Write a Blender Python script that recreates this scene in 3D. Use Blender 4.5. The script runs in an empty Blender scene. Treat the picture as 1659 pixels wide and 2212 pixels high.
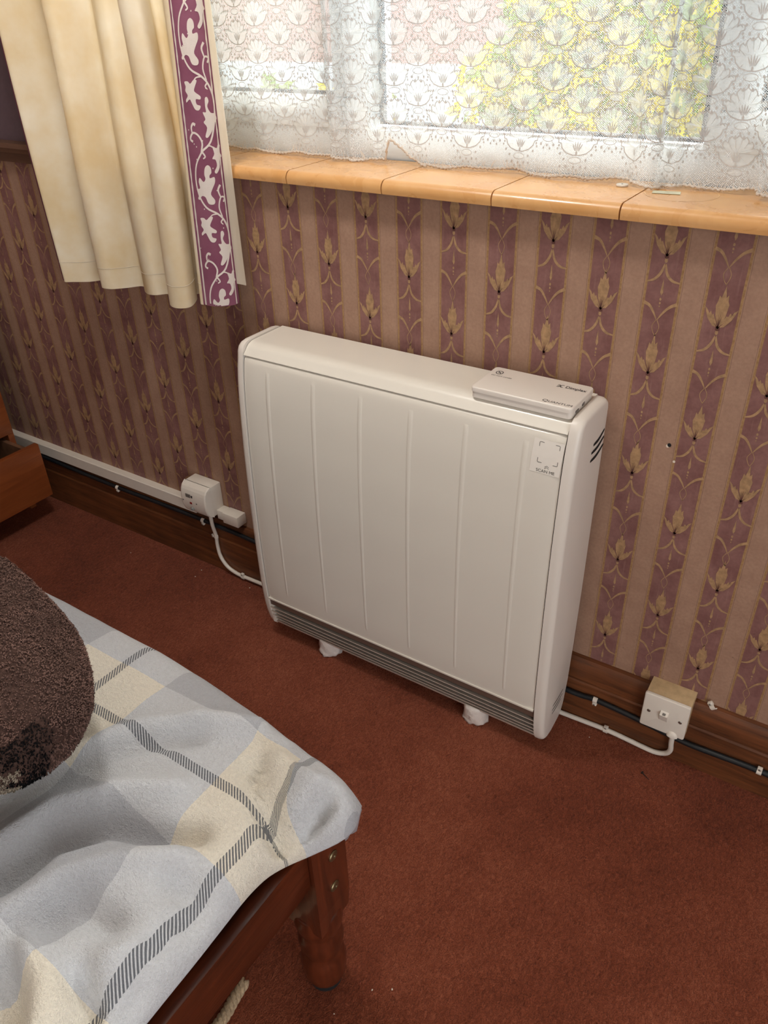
import bpy, bmesh, math, random
from mathutils import Vector, Matrix, noise
from mathutils.geometry import tessellate_polygon
random.seed(7)
D = bpy.data; SC = bpy.context.scene; COL = SC.collection
PI = math.pi
# ------------------------------------------------------------ camera
CX, CY, CZ, YAW, PITCH, ROLL, FPX = 1.0868, -1.2176, 1.3126, -0.5985, -0.5777, -0.0346, 1720.77
fw = Vector((math.sin(YAW)*math.cos(PITCH), math.cos(YAW)*math.cos(PITCH), math.sin(PITCH)))
rt = fw.cross(Vector((0, 0, 1))).normalized(); up = rt.cross(fw)
c_, s_ = math.cos(ROLL), math.sin(ROLL)
rt, up = rt*c_ + up*s_, up*c_ - rt*s_
cam = D.cameras.new('camera'); camo = D.objects.new('camera', cam); COL.objects.link(camo)
cam.sensor_fit = 'VERTICAL'; cam.sensor_height = 36.0; cam.lens = FPX/2212*36.0; cam.clip_start = .02; cam.clip_end = 200
camo.matrix_world = Matrix(((rt.x, up.x, -fw.x, CX), (rt.y, up.y, -fw.y, CY), (rt.z, up.z, -fw.z, CZ), (0, 0, 0, 1)))
SC.camera = camo
# ------------------------------------------------------------ world, exposure
w = D.worlds.new('overcast_sky'); SC.world = w; w.use_nodes = True
bg = w.node_tree.nodes['Background']; bg.inputs[0].default_value = (0.93, 0.965, 1.0, 1); bg.inputs[1].default_value = 0.78
vs = SC.view_settings; vs.view_transform = 'Standard'; vs.look = 'None'; vs.gamma = 1.0; vs.use_curve_mapping = False
vs.exposure = 2.22
sun = D.lights.new('hazy_sun', 'SUN'); sun.energy = 1.8; sun.angle = .6; sun.color = (1.0, .97, .92)
suno = D.objects.new('hazy_sun', sun); COL.objects.link(suno); suno.location = (1, 4, 5)
suno.rotation_euler = Vector((-.22, -1.0, -.78)).to_track_quat('-Z', 'Y').to_euler()
# window, then an unseen side opening added for fill daylight (x0,x1,z0,z1)
WX0, WX1, WZ0, WZ1 = -0.52, 1.44, 1.048, 2.02
PX0, PX1, PZ1, BACKY = -3.1, -1.2, 2.05, -3.3
FILL_LAMP = 5.6
LWX, RWX, CEIL = -1.45, 2.55, 2.38
def portal(loc, rot, sx, sy):
    l = D.lights.new('daylight_portal', 'AREA'); l.shape = 'RECTANGLE'; l.size = sx; l.size_y = sy; l.cycles.is_portal = True
    o = D.objects.new('daylight_portal', l); COL.objects.link(o); o.location = loc; o.rotation_euler = rot
portal(((WX0+WX1)/2, .262, (WZ0+WZ1)/2), (-PI/2, 0, 0), WX1-WX0, WZ1-WZ0)
portal((RWX+.12, (PX0+PX1)/2, PZ1/2), (0, PI/2, 0), PZ1, PX1-PX0)

# ------------------------------------------------------------ helpers
def lin(c):
    return tuple(((v/255)/12.92 if v/255 <= .04045 else ((v/255+.055)/1.055)**2.4) for v in c) + (1,)
class NT:
    def __init__(s, name):
        s.m = D.materials.new(name); s.m.use_nodes = True; s.t = s.m.node_tree; s.t.nodes.clear()
        s.out = s.n('ShaderNodeOutputMaterial')
    def n(s, typ, **kw):
        x = s.t.nodes.new(typ)
        for k, v in kw.items(): setattr(x, k, v)
        return x
    def l(s, a, b): s.t.links.new(a, b)
    def inp(s, sock, v):
        if hasattr(v, 'is_output') or isinstance(v, bpy.types.NodeSocket): s.l(v, sock)
        else: sock.default_value = v
    def math(s, op, a, b=0.0, c=0.0, clamp=False):
        x = s.n('ShaderNodeMath', operation=op); x.use_clamp = clamp
        for i, v in enumerate((a, b, c)): s.inp(x.inputs[i], v)
        return x.outputs[0]
    def mix(s, f, a, b, blend='MIX'):
        x = s.n('ShaderNodeMix', data_type='RGBA', blend_type=blend)
        s.inp(x.inputs[0], f); s.inp(x.inputs[6], a); s.inp(x.inputs[7], b); return x.outputs[2]
    def noise(s, vec, scale, detail=3, rough=.55, dist=0.0):
        x = s.n('ShaderNodeTexNoise'); x.inputs['Scale'].default_value = scale; x.inputs['Detail'].default_value = detail
        x.inputs['Roughness'].default_value = rough; x.inputs['Distortion'].default_value = dist
        if vec is not None: s.l(vec, x.inputs['Vector'])
        return x.outputs['Fac']
    def ramp(s, f, stops):
        x = s.n('ShaderNodeValToRGB'); e = x.color_ramp.elements
        while len(e) < len(stops): e.new(.5)
        for k, (p, c) in enumerate(stops): e[k].position = p; e[k].color = c
        s.l(f, x.inputs[0]); return x.outputs[0]
    def maprange(s, f, a, b, c=0., d=1.):
        x = s.n('ShaderNodeMapRange'); s.inp(x.inputs[0], f)
        for i, v in enumerate((a, b, c, d)): x.inputs[i+1].default_value = v
        return x.outputs[0]
    def coord(s, kind='Object', scale=None, rot=None):
        o = s.n('ShaderNodeTexCoord').outputs[kind]
        if scale or rot:
            m = s.n('ShaderNodeMapping'); s.l(o, m.inputs[0])
            if scale: m.inputs['Scale'].default_value = scale
            if rot: m.inputs['Rotation'].default_value = rot
            o = m.outputs[0]
        return o
    def pos(s):
        return s.n('ShaderNodeNewGeometry').outputs['Position']
    def bump(s, h, strength, dist):
        x = s.n('ShaderNodeBump'); x.inputs['Strength'].default_value = strength; x.inputs['Distance'].default_value = dist
        s.l(h, x.inputs['Height']); return x.outputs[0]
    def pbr(s, col, rough=.5, metal=0., spec=.5, normal=None, coat=0., sheen=0.):
        x = s.n('ShaderNodeBsdfPrincipled'); s.inp(x.inputs['Base Color'], col); s.inp(x.inputs['Roughness'], rough)
        x.inputs['Metallic'].default_value = metal; x.inputs['Specular IOR Level'].default_value = spec
        x.inputs['Coat Weight'].default_value = coat; x.inputs['Sheen Weight'].default_value = sheen
        if normal is not None: s.l(normal, x.inputs['Normal'])
        return x.outputs[0]
    def done(s, sh): s.l(sh, s.out.inputs[0]); return s.m
def simple(name, rgb, rough=.5, metal=0., spec=.5, bump=None, var=0., coat=0.):
    t = NT(name); co = t.coord(); c = lin(rgb); nm = None
    n = t.noise(co, bump[0] if bump else 30, 4)
    col = t.mix(t.maprange(n, .3, .7), tuple(v*(1-var) for v in c[:3])+(1,), tuple(min(1, v*(1+var)) for v in c[:3])+(1,)) if var else c
    if bump: nm = t.bump(n, bump[1], bump[2])
    return t.done(t.pbr(col, rough, metal, spec, nm, coat))
def wood(name, dark, light, scale, axis=0, rough=.4, coat=.15, grain=7.0, knots=0.0):
    t = NT(name); sc = [scale*grain]*3; sc[axis] = scale*.7
    co = t.coord('Object', tuple(sc)); base = t.coord('Object')
    n = t.noise(co, 1.0, 5, .6, .6); n2 = t.noise(base, scale*1.2, 2)
    f = t.math('ADD', t.math('MULTIPLY', n, .75), t.math('MULTIPLY', n2, .25))
    col = t.ramp(f, [(.34, lin(dark)), (.66, lin(light))])
    if knots:
        v = t.n('ShaderNodeTexVoronoi'); ks = [knots*2.2]*3; ks[axis] = knots; t.l(t.coord('Object', tuple(ks)), v.inputs['Vector']); v.inputs['Scale'].default_value = 1
        col = t.mix(t.maprange(v.outputs['Distance'], .05, .16, .85, 0.), col, tuple(x*.3 for x in lin(dark)[:3])+(1,))
    return t.done(t.pbr(col, rough, 0, .45, t.bump(n, .25, .002), coat))

def link(o): COL.objects.link(o); return o
def root(name, loc, label=None, cat=None, group=None, kind=None):
    o = link(D.objects.new(name, None)); o.location = loc; o.empty_display_size = .02
    return tag(o, label, cat, group, kind)
def tag(o, label=None, cat=None, group=None, kind=None):
    if label: o['label'] = label
    if cat: o['category'] = cat
    if group: o['group'] = group
    if kind: o['kind'] = kind
    return o
def par(o, p):
    o.parent = p
    M = Matrix.Identity(4); q = p; chain = []
    while q is not None: chain.append(q); q = q.parent
    for q in reversed(chain): M = M @ q.matrix_parent_inverse @ q.matrix_basis
    o.matrix_parent_inverse = M.inverted()
    return o
def mk(name, verts, faces, mat, parent=None, smooth=False, label=None, uv=None):
    me = D.meshes.new(name); me.from_pydata([tuple(v) for v in verts], [], faces); me.update()
    for m in (mat if isinstance(mat, (list, tuple)) else [mat]): me.materials.append(m)
    if smooth: me.polygons.foreach_set('use_smooth', [True]*len(me.polygons))
    if uv:
        l = me.uv_layers.new(name='cloth')
        for lp in me.loops: l.data[lp.index].uv = uv[lp.vertex_index]
    o = link(D.objects.new(name, me))
    if parent is not None: par(o, parent)
    if label: o['label'] = label
    return o
def mkbm(name, bm, mat, parent=None, smooth=False, label=None, auto=None):
    bmesh.ops.recalc_face_normals(bm, faces=bm.faces)
    me = D.meshes.new(name); bm.to_mesh(me); bm.free(); me.materials.append(mat)
    if smooth: me.polygons.foreach_set('use_smooth', [True]*len(me.polygons))
    if auto:
        me.polygons.foreach_set('use_smooth', [True]*len(me.polygons)); me.set_sharp_from_angle(angle=auto)
    o = link(D.objects.new(name, me))
    if parent is not None: par(o, parent)
    if label: o['label'] = label
    return o
def bbox(bm, x0, x1, y0, y1, z0, z1, bev=0., seg=2):
    r = bmesh.ops.create_cube(bm, size=1.0); vs_ = r['verts']
    for v in vs_: v.co = Vector(((x0+x1)/2+v.co.x*(x1-x0), (y0+y1)/2+v.co.y*(y1-y0), (z0+z1)/2+v.co.z*(z1-z0)))
    if bev:
        es = list({e for v in vs_ for e in v.link_edges})
        bmesh.ops.bevel(bm, geom=es, offset=bev, segments=seg, profile=.5, affect='EDGES')
def box(name, x0, x1, y0, y1, z0, z1, mat, parent=None, bev=.0, seg=2, label=None):
    bm = bmesh.new(); bbox(bm, x0, x1, y0, y1, z0, z1, bev, seg)
    return mkbm(name, bm, mat, parent, auto=.6 if bev else None, label=label)
def cat_rom(pts, n):
    P = [Vector(p) for p in pts]; P = [P[0]*2-P[1]] + P + [P[-1]*2-P[-2]]; out = []
    for i in range(1, len(P)-2):
        for k in range(n):
            t = k/n; a, b, c, d = P[i-1:i+3]
            out.append(.5*((2*b)+(c-a)*t+(2*a-5*b+4*c-d)*t*t+(3*b-a-3*c+d)*t**3))
    out.append(P[-2]); return out
def tube_geo(pts, rad, seg=10, caps=True):
    V = []; F = []; n = len(pts); prev = None
    for i, p in enumerate(pts):
        t = (pts[min(i+1, n-1)]-pts[max(i-1, 0)]).normalized()
        if prev is None:
            a = Vector((0, 0, 1)) if abs(t.z) < .9 else Vector((1, 0, 0)); prev = t.cross(a).normalized()
        prev = (prev-t*prev.dot(t)).normalized(); b = t.cross(prev); r = rad(i/(n-1)) if callable(rad) else rad
        for k in range(seg):
            an = 2*PI*k/seg; V.append(p+prev*math.cos(an)*r+b*math.sin(an)*r)
    for i in range(n-1):
        for k in range(seg):
            k2 = (k+1) % seg; F.append((i*seg+k, i*seg+k2, (i+1)*seg+k2, (i+1)*seg+k))
    if caps: F.append(tuple(range(seg-1, -1, -1))); F.append(tuple((n-1)*seg+k for k in range(seg)))
    return V, F
def tube(name, pts, rad, mat, parent=None, seg=10, n=6, label=None):
    P = cat_rom(pts, n) if n else [Vector(p) for p in pts]
    V, F = tube_geo(P, rad, seg); return mk(name, V, F, mat, parent, True, label)
def lathe(name, prof, cx, cy, mat, parent=None, seg=32, jitter=None, label=None):
    V = []; F = []
    for j, (r, z) in enumerate(prof):
        for k in range(seg):
            a = 2*PI*k/seg; rr = r + (jitter(a, z) if jitter else 0)
            V.append((cx+rr*math.cos(a), cy+rr*math.sin(a), z))
    for j in range(len(prof)-1):
        for k in range(seg):
            k2 = (k+1) % seg; F.append((j*seg+k, j*seg+k2, (j+1)*seg+k2, (j+1)*seg+k))
    F.append(tuple(range(seg-1, -1, -1))); F.append(tuple((len(prof)-1)*seg+k for k in range(seg)))
    return mk(name, V, F, mat, parent, True, label)
def extrude_x(name, prof, x0, x1, mat, parent=None, smooth=.5, label=None):
    """closed (y,z) profile pulled along x"""
    n = len(prof); V = [(x0, y, z) for y, z in prof] + [(x1, y, z) for y, z in prof]
    F = [(i, (i+1) % n, n+(i+1) % n, n+i) for i in range(n)] + [tuple(range(n-1, -1, -1)), tuple(range(n, 2*n))]
    bm = bmesh.new(); vv = [bm.verts.new(v) for v in V]
    for f in F: bm.faces.new([vv[i] for i in f])
    return mkbm(name, bm, mat, parent, auto=smooth, label=label)
def lerp_tab(tab, x):
    if x <= tab[0][0]: return tab[0][1]
    for (a, b), (c, d) in zip(tab, tab[1:]):
        if x <= c:
            t = (x-a)/(c-a); return b+(d-b)*t
    return tab[-1][1]
def smooth_tab(tab, x, h):
    return sum(lerp_tab(tab, x+h*k/3) for k in range(-3, 4))/7
def stroke(V, F, pts, wid, mp, n=5):
    """flat tapered ribbon through 2D pts, mapped by mp(u,v)->3D; wid(t)"""
    P = cat_rom([(a, b, 0) for a, b in pts], n); m = len(P); b0 = len(V)
    for i, q in enumerate(P):
        t = (P[min(i+1, m-1)]-P[max(i-1, 0)]).normalized(); nx, ny = -t.y, t.x; w_ = wid(i/(m-1))/2
        V.append(mp(q.x+nx*w_, q.y+ny*w_)); V.append(mp(q.x-nx*w_, q.y-ny*w_))
    for i in range(m-1): F.append((b0+2*i, b0+2*i+1, b0+2*i+3, b0+2*i+2))
def fan(V, F, pts, mp, centre=None):
    b0 = len(V); n = len(pts)
    if centre is None: centre = (sum(q[0] for q in pts)/n, sum(q[1] for q in pts)/n)
    V.append(mp(*centre))
    for q in pts: V.append(mp(*q))
    for i in range(n): F.append((b0, b0+1+i, b0+1+(i+1) % n))
def ell(cx, cy, rx, ry, n=10): return [(cx+rx*math.cos(2*PI*k/n), cy+ry*math.sin(2*PI*k/n)) for k in range(n)]
def text_mesh(name, s, mat, parent, M, size, align='CENTER', bold=0., extr=0.0, xs=1., label=None):
    cu = D.curves.new(name, 'FONT'); cu.body = s; cu.size = size; cu.align_x = align; cu.align_y = 'CENTER'; cu.offset = bold; cu.resolution_u = 3; cu.extrude = extr
    o = D.objects.new('tmp_text', cu); COL.objects.link(o); bpy.context.view_layer.update()
    me = D.meshes.new_from_object(o.evaluated_get(bpy.context.evaluated_depsgraph_get())); D.objects.remove(o); D.curves.remove(cu)
    me.name = name
    for v in me.vertices: v.co = M @ Vector((v.co.x*xs, v.co.y, v.co.z))
    me.materials.clear(); me.materials.append(mat)
    ob = link(D.objects.new(name, me)); par(ob, parent)
    if label: ob['label'] = label
    return ob

# ------------------------------------------------------------ materials
X0, TP, WP = -0.0555, 0.08955, 0.0544     # wallpaper: first panel, period, panel width
def m_wallpaper():
    t = NT('striped_floral_wallpaper'); sep = t.n('ShaderNodeSeparateXYZ'); t.l(t.pos(), sep.inputs[0]); x = sep.outputs[0]
    co = t.pos()
    wob = t.math('MULTIPLY', t.math('SUBTRACT', t.noise(co, 60, 2), .5), .0012)
    u = t.math('PINGPONG', t.math('SUBTRACT', t.math('ADD', x, wob), X0+WP/2), TP/2)      # 0 panel centre .. TP/2 stripe centre
    mott = t.maprange(t.noise(co, 22, 4, .6), .3, .7); fine = t.noise(co, 190, 3)
    streak = t.noise(t.coord('Object', (160, 1, 14)), 1.0, 3)
    panel = t.mix(mott, lin((118, 78, 74)), lin((146, 106, 100)))
    panel = t.mix(t.maprange(streak, .58, .75, 0, .35), panel, lin((166, 130, 122)))
    strip = t.mix(mott, lin((158, 124, 104)), lin((172, 138, 116)))
    gold = t.mix(t.maprange(fine, .35, .65), lin((142, 108, 72)), lin((174, 138, 94)))
    isst = t.math('GREATER_THAN', u, WP/2)
    col = t.mix(isst, panel, strip)
    d = t.math('ABSOLUTE', t.math('SUBTRACT', u, WP/2-.0018))
    col = t.mix(t.math('LESS_THAN', d, .0018), col, gold)
    d2 = t.math('ABSOLUTE', t.math('SUBTRACT', u, WP/2+.0016))
    col = t.mix(t.math('MULTIPLY', t.math('LESS_THAN', d2, .0004), .45), col, lin((80, 48, 40)))
    col = t.mix(t.maprange(fine, .35, .7, 0, .16), col, lin((70, 45, 40)))
    sp = t.maprange(t.noise(co, 75, 2), .70, .76, 0, .55)       # small stains, thicker towards the skirting
    low = t.maprange(sep.outputs[2], .15, .5, 1, .15)
    col = t.mix(t.math('MULTIPLY', sp, low), col, lin((55, 38, 32)))
    return t.done(t.pbr(col, .62, 0, .35, t.bump(fine, .18, .001)))
M = {}
M['paper'] = m_wallpaper()
M['print'] = simple('gold_flower_print', (164, 130, 94), .6, var=.25, bump=(120, .15, .001))
M['print_dark'] = simple('dark_flower_shading', (100, 62, 54), .7, var=.2, bump=(150, .1, .001))
M['plum'] = simple('plum_painted_wall', (96, 78, 84), .7, var=.08, bump=(60, .2, .002))
M['plaster'] = simple('pale_plaster', (226, 220, 208), .8, var=.04, bump=(40, .15, .002))
def m_carpet():
    t = NT('rust_carpet'); co = t.pos()
    big = t.noise(co, 2.2, 3, .6); mid = t.noise(co, 26, 3); fine = t.noise(co, 520, 3, .7); worm = t.noise(t.coord('Object', (230, 120, 160), (0, 0, .5)), 1.0, 3, .6, 1.2)
    f = t.math('ADD', t.math('MULTIPLY', big, .42), t.math('ADD', t.math('MULTIPLY', mid, .12), t.math('MULTIPLY', worm, .46)))
    col = t.ramp(f, [(.36, lin((108, 52, 32))), (.5, lin((154, 80, 54))), (.64, lin((190, 110, 80)))])
    col = t.mix(t.maprange(fine, .34, .56, .7, 0), col, lin((86, 38, 24)))
    h = t.math('ADD', t.math('MULTIPLY', fine, .5), worm)
    return t.done(t.pbr(col, .95, 0, .08, t.bump(h, 1.0, .007), 0, .05))
M['carpet'] = m_carpet()
M['skirt'] = wood('stained_skirting_pine', (68, 38, 20), (120, 70, 38), 9, 0, .5, .1, 9, 2.2)
M['bedwood'] = wood('dark_red_stained_pine', (52, 23, 12), (96, 43, 22), 8, 1, .28, .3, 8)
M['legwood'] = wood('dark_red_turned_pine', (56, 24, 13), (100, 45, 24), 8, 2, .30, .4, 8)
M['chest'] = wood('orange_brown_veneer', (120, 60, 28), (150, 82, 42), 5, 1, .35, .2, 9)
M['chest_in'] = wood('drawer_lining_wood', (96, 66, 48), (124, 88, 64), 5, 1, .6, 0, 6)
M['ledge'] = wood('dark_ledge_wood', (88, 62, 48), (112, 82, 62), 6, 0, .5, .1, 8)
M['heater'] = simple('white_enamelled_steel', (228, 222, 210), .28, 0, .5, coat=.25)
M['heater_cap'] = simple('white_moulded_plastic', (228, 220, 210), .32, 0, .5)
M['dark'] = simple('black_gap', (12, 12, 13), .8)
M['taupe'] = simple('dark_taupe_metal', (112, 92, 80), .35, .1)
M['slat'] = simple('grille_slat_metal', (206, 194, 180), .3, .2)
M['ink'] = simple('dark_print_ink', (58, 55, 54), .6)
M['sticker'] = simple('white_paper_sticker', (236, 230, 220), .5)
M['plastic'] = simple('white_pvc', (226, 218, 206), .4, var=.02)
M['crinkle'] = simple('crinkled_white_wrap', (222, 212, 204), .35, 0, .6, bump=(60, .6, .006))
M['blackcable'] = simple('black_cable_sheath', (22, 28, 32), .4, 0, .5)
M['red'] = simple('red_neon', (130, 26, 22), .3)
M['greyplastic'] = simple('grey_fuse_cap', (140, 142, 138), .4)
M['labelgrey'] = simple('grey_print', (110, 104, 98), .6)
M['cardwood'] = simple('cream_pattress', (196, 168, 128), .6, var=.12, bump=(80, .3, .002))
M['chrome'] = simple('screw_metal', (170, 168, 160), .3, .9)
M['brass'] = simple('dull_brass_bolt', (140, 126, 96), .35, .9)
M['nail'] = simple('rusty_nail', (48, 32, 26), .6, .5)
M['crumb'] = simple('pale_crumb', (222, 208, 190), .8)
M['rope'] = simple('beige_rope_fibre', (170, 146, 116), .9, var=.3, bump=(220, .6, .003))
M['upvc'] = simple('white_upvc', (236, 240, 242), .3, 0, .5)
M['seal'] = simple('dark_window_seal', (46, 48, 58), .6)
M['grout'] = simple('dark_grout', (84, 74, 62), .9)
def m_tile():
    t = NT('glazed_tan_tile'); co = t.pos(); n = t.noise(co, 14, 4, .6, .8); n2 = t.noise(co, 3, 2)
    col = t.ramp(n, [(.3, lin((208, 154, 94))), (.5, lin((214, 162, 104))), (.7, lin((222, 174, 116)))])
    col = t.mix(t.maprange(n2, .4, .7, 0, .3), col, lin((204, 142, 84)))
    return t.done(t.pbr(col, t.maprange(n, .3, .7, .22, .36), 0, .5, t.bump(t.noise(co, 60, 2), .03, .001), .2))
M['tile'] = m_tile()
M['stain'] = simple('dried_water_ring', (232, 196, 146), .45)
M['tape'] = simple('clear_tape_strip', (206, 206, 176), .25, var=.15)
M['glass'] = None
def m_glass():
    t = NT('window_glass'); tr = t.n('ShaderNodeBsdfTransparent'); tr.inputs[0].default_value = (.96, .98, .97, 1)
    gl = t.n('ShaderNodeBsdfGlossy'); gl.inputs['Roughness'].default_value = .02
    fr = t.n('ShaderNodeFresnel'); fr.inputs[0].default_value = 1.45; mx = t.n('ShaderNodeMixShader')
    t.l(fr.outputs[0], mx.inputs[0]); t.l(tr.outputs[0], mx.inputs[1]); t.l(gl.outputs[0], mx.inputs[2]); return t.done(mx.outputs[0])
M['glass'] = m_glass()
def m_cloth(name, ca, cb, transl, rough=.9, weave=900, blot=7, holes=None):
    t = NT(name); co = t.coord(); n = t.noise(co, blot, 4, .6); fine = t.noise(t.coord('Object', (1, 1, .35)), weave, 2)
    col = t.mix(t.maprange(n, .32, .68), lin(ca), lin(cb)); nm = t.bump(fine, .2, .0008)
    d = t.n('ShaderNodeBsdfDiffuse'); t.l(col, d.inputs[0]); t.l(nm, d.inputs['Normal'])
    tl = t.n('ShaderNodeBsdfTranslucent'); t.l(col, tl.inputs[0]); t.l(nm, tl.inputs['Normal'])
    mx = t.n('ShaderNodeMixShader'); mx.inputs[0].default_value = transl; t.l(d.outputs[0], mx.inputs[1]); t.l(tl.outputs[0], mx.inputs[2])
    sh = mx.outputs[0]
    if holes:
        tr = t.n('ShaderNodeBsdfTransparent'); m2 = t.n('ShaderNodeMixShader'); t.inp(m2.inputs[0], holes(t)); t.l(sh, m2.inputs[1]); t.l(tr.outputs[0], m2.inputs[2]); sh = m2.outputs[0]
    return t.done(sh)
M['cream'] = m_cloth('cream_curtain_cotton', (238, 219, 180), (250, 241, 222), .42, weave=500, blot=9)
M['lining'] = m_cloth('pale_curtain_lining', (234, 224, 204), (244, 236, 222), .5)
M['purple'] = m_cloth('plum_border_cotton', (144, 86, 108), (160, 104, 124), .3, blot=12)
M['vine'] = m_cloth('cream_vine_print', (240, 228, 216), (248, 238, 230), .3)
def net_holes(t):
    uv = t.n('ShaderNodeUVMap'); uv.uv_map = 'cloth'
    m = t.n('ShaderNodeMapping'); m.inputs['Rotation'].default_value = (0, 0, .62); t.l(uv.outputs[0], m.inputs[0])
    v = t.n('ShaderNodeTexVoronoi'); v.inputs['Scale'].default_value = 430; v.inputs['Randomness'].default_value = .25; t.l(m.outputs[0], v.inputs['Vector'])
    h = t.maprange(v.outputs['Distance'], .36, .56, .95, .0)
    return h
M['net'] = m_cloth('white_lace_net', (232, 240, 244), (240, 244, 246), .28, holes=net_holes)
M['lacefill'] = m_cloth('white_lace_motif', (236, 240, 240), (244, 246, 244), .28, holes=lambda t: .64)
M['laceline'] = m_cloth('white_lace_outline', (186, 182, 180), (200, 196, 192), .12, holes=lambda t: .05)
M['hemtrim'] = m_cloth('cream_lace_hem', (216, 200, 184), (238, 230, 220), .3)
def m_duvet():
    t = NT('brushed_cotton_check'); uv = t.n('ShaderNodeUVMap'); uv.uv_map = 'cloth'; sep = t.n('ShaderNodeSeparateXYZ'); t.l(uv.outputs[0], sep.inputs[0])
    P = .345; wob = t.math('MULTIPLY', t.math('SUBTRACT', t.noise(t.pos(), 500, 2), .5), .002)
    u = t.math('PINGPONG', t.math('ADD', t.math('SUBTRACT', sep.outputs[0], .611), wob), P/2)
    v = t.math('PINGPONG', t.math('ADD', t.math('SUBTRACT', sep.outputs[1], -.797), wob), P/2)
    bu = t.math('LESS_THAN', u, .084); bv = t.math('LESS_THAN', v, .084); both = t.math('MULTIPLY', bu, bv)
    one = t.math('SUBTRACT', t.math('MAXIMUM', bu, bv), both)
    col = t.mix(one, lin((190, 191, 196)), lin((214, 215, 218))); col = t.mix(both, col, lin((240, 231, 214)))
    tw = t.math('FRACT', t.math('MULTIPLY', t.math('ADD', sep.outputs[0], t.math('MULTIPLY', sep.outputs[1], .9)), 215))
    tick = t.math('LESS_THAN', tw, .56)
    lu = t.math('LESS_THAN', u, .0068); lv = t.math('LESS_THAN', v, .0068)
    line = t.math('MAXIMUM', lu, lv); x = t.math('MULTIPLY', lu, lv)
    mk_ = t.math('MAXIMUM', t.math('MULTIPLY', line, tick), x)
    col = t.mix(t.math('MULTIPLY', mk_, .88), col, lin((74, 78, 86)))
    fz = t.noise(t.pos(), 230, 4, .7); fz2 = t.noise(t.pos(), 600, 2)
    col = t.mix(t.maprange(fz, .35, .65, .14, 0), col, lin((120, 118, 120)))
    return t.done(t.pbr(col, .95, 0, .1, t.bump(t.math('ADD', fz, t.math('MULTIPLY', fz2, .5)), .9, .005), 0, .2))
M['duvet'] = m_duvet()
M['sheet'] = simple('mauve_grey_sheet', (150, 140, 142), .9, bump=(200, .3, .002))
M['mattress'] = simple('dark_mattress_ticking', (72, 58, 66), .9, bump=(200, .3, .002))
M['fleece'] = simple('brown_fleece', (70, 52, 46), .95, 0, .1, bump=(150, .8, .008), var=.35)
M['pile'] = simple('brown_fleece_pile', (104, 79, 71), .9, 0, .2, var=.3)
M['pileblack'] = simple('black_fleece_pile', (20, 19, 20), .95, 0, .1)
M['pilecream'] = simple('cream_fleece_pile', (150, 138, 122), .95, 0, .1)
M['pink_brick'] = simple('pink_house_brick', (186, 146, 134), .9, var=.12, bump=(8, .2, .02))
M['concrete'] = simple('pale_concrete', (198, 202, 206), .9, var=.06, bump=(6, .2, .02))
M['ground_out'] = simple('grey_path', (110, 114, 112), .9, var=.1, bump=(4, .3, .02))
M['yellow'] = m_cloth('yellow_blossom', (236, 214, 30), (246, 232, 70), .35)
M['leafgreen'] = m_cloth('fresh_green_leaf', (120, 146, 44), (168, 186, 70), .4)
M['twig'] = simple('brown_twig', (96, 78, 54), .9)
M['pipe'] = simple('white_drainpipe', (236, 238, 240), .4)

# ------------------------------------------------------------ room
S = lambda o, lab=None: tag(o, lab, None, None, 'structure')
S(box('floor', LWX-.1, RWX+.1, BACKY-.2, .02, -.08, 0, M['carpet']), 'rust brown carpeted floor of the bedroom')
S(box('ceiling', LWX-.1, RWX+.1, BACKY-.2, .30, CEIL, CEIL+.1, M['plaster']), 'pale plaster ceiling')
bm = bmesh.new()
bbox(bm, LWX-.1, RWX+.1, 0, .27, 0, 1.026)
wall = S(mkbm('wall_window', bm, M['paper']), 'wall with plum and tan striped floral wallpaper under the window')
bm = bmesh.new()
bbox(bm, LWX-.1, WX0, 0, .27, 1.026, CEIL); bbox(bm, WX1, RWX+.1, 0, .27, 1.026, CEIL); bbox(bm, WX0, WX1, 0, .27, WZ1, CEIL)
upw = mkbm('upper_wall', bm, M['plum'], wall, label='plain dark plum upper wall behind the curtain')
S(box('wall_left', LWX-.1, LWX, BACKY-.2, 0, 0, CEIL, M['paper']), 'left wall with striped wallpaper')
bm = bmesh.new()
bbox(bm, RWX, RWX+.1, BACKY-.2, PX0, 0, CEIL); bbox(bm, RWX, RWX+.1, PX1, 0, 0, CEIL); bbox(bm, RWX, RWX+.1, PX0, PX1, PZ1, CEIL)
S(mkbm('wall_right', bm, M['plaster']), 'pale right wall with a wide unseen opening added for fill daylight')  # gap in this wall is added to let more daylight in
S(box('wall_behind', LWX, RWX, BACKY-.15, BACKY, 0, CEIL, M['plaster']), 'pale wall behind the camera')
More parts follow.
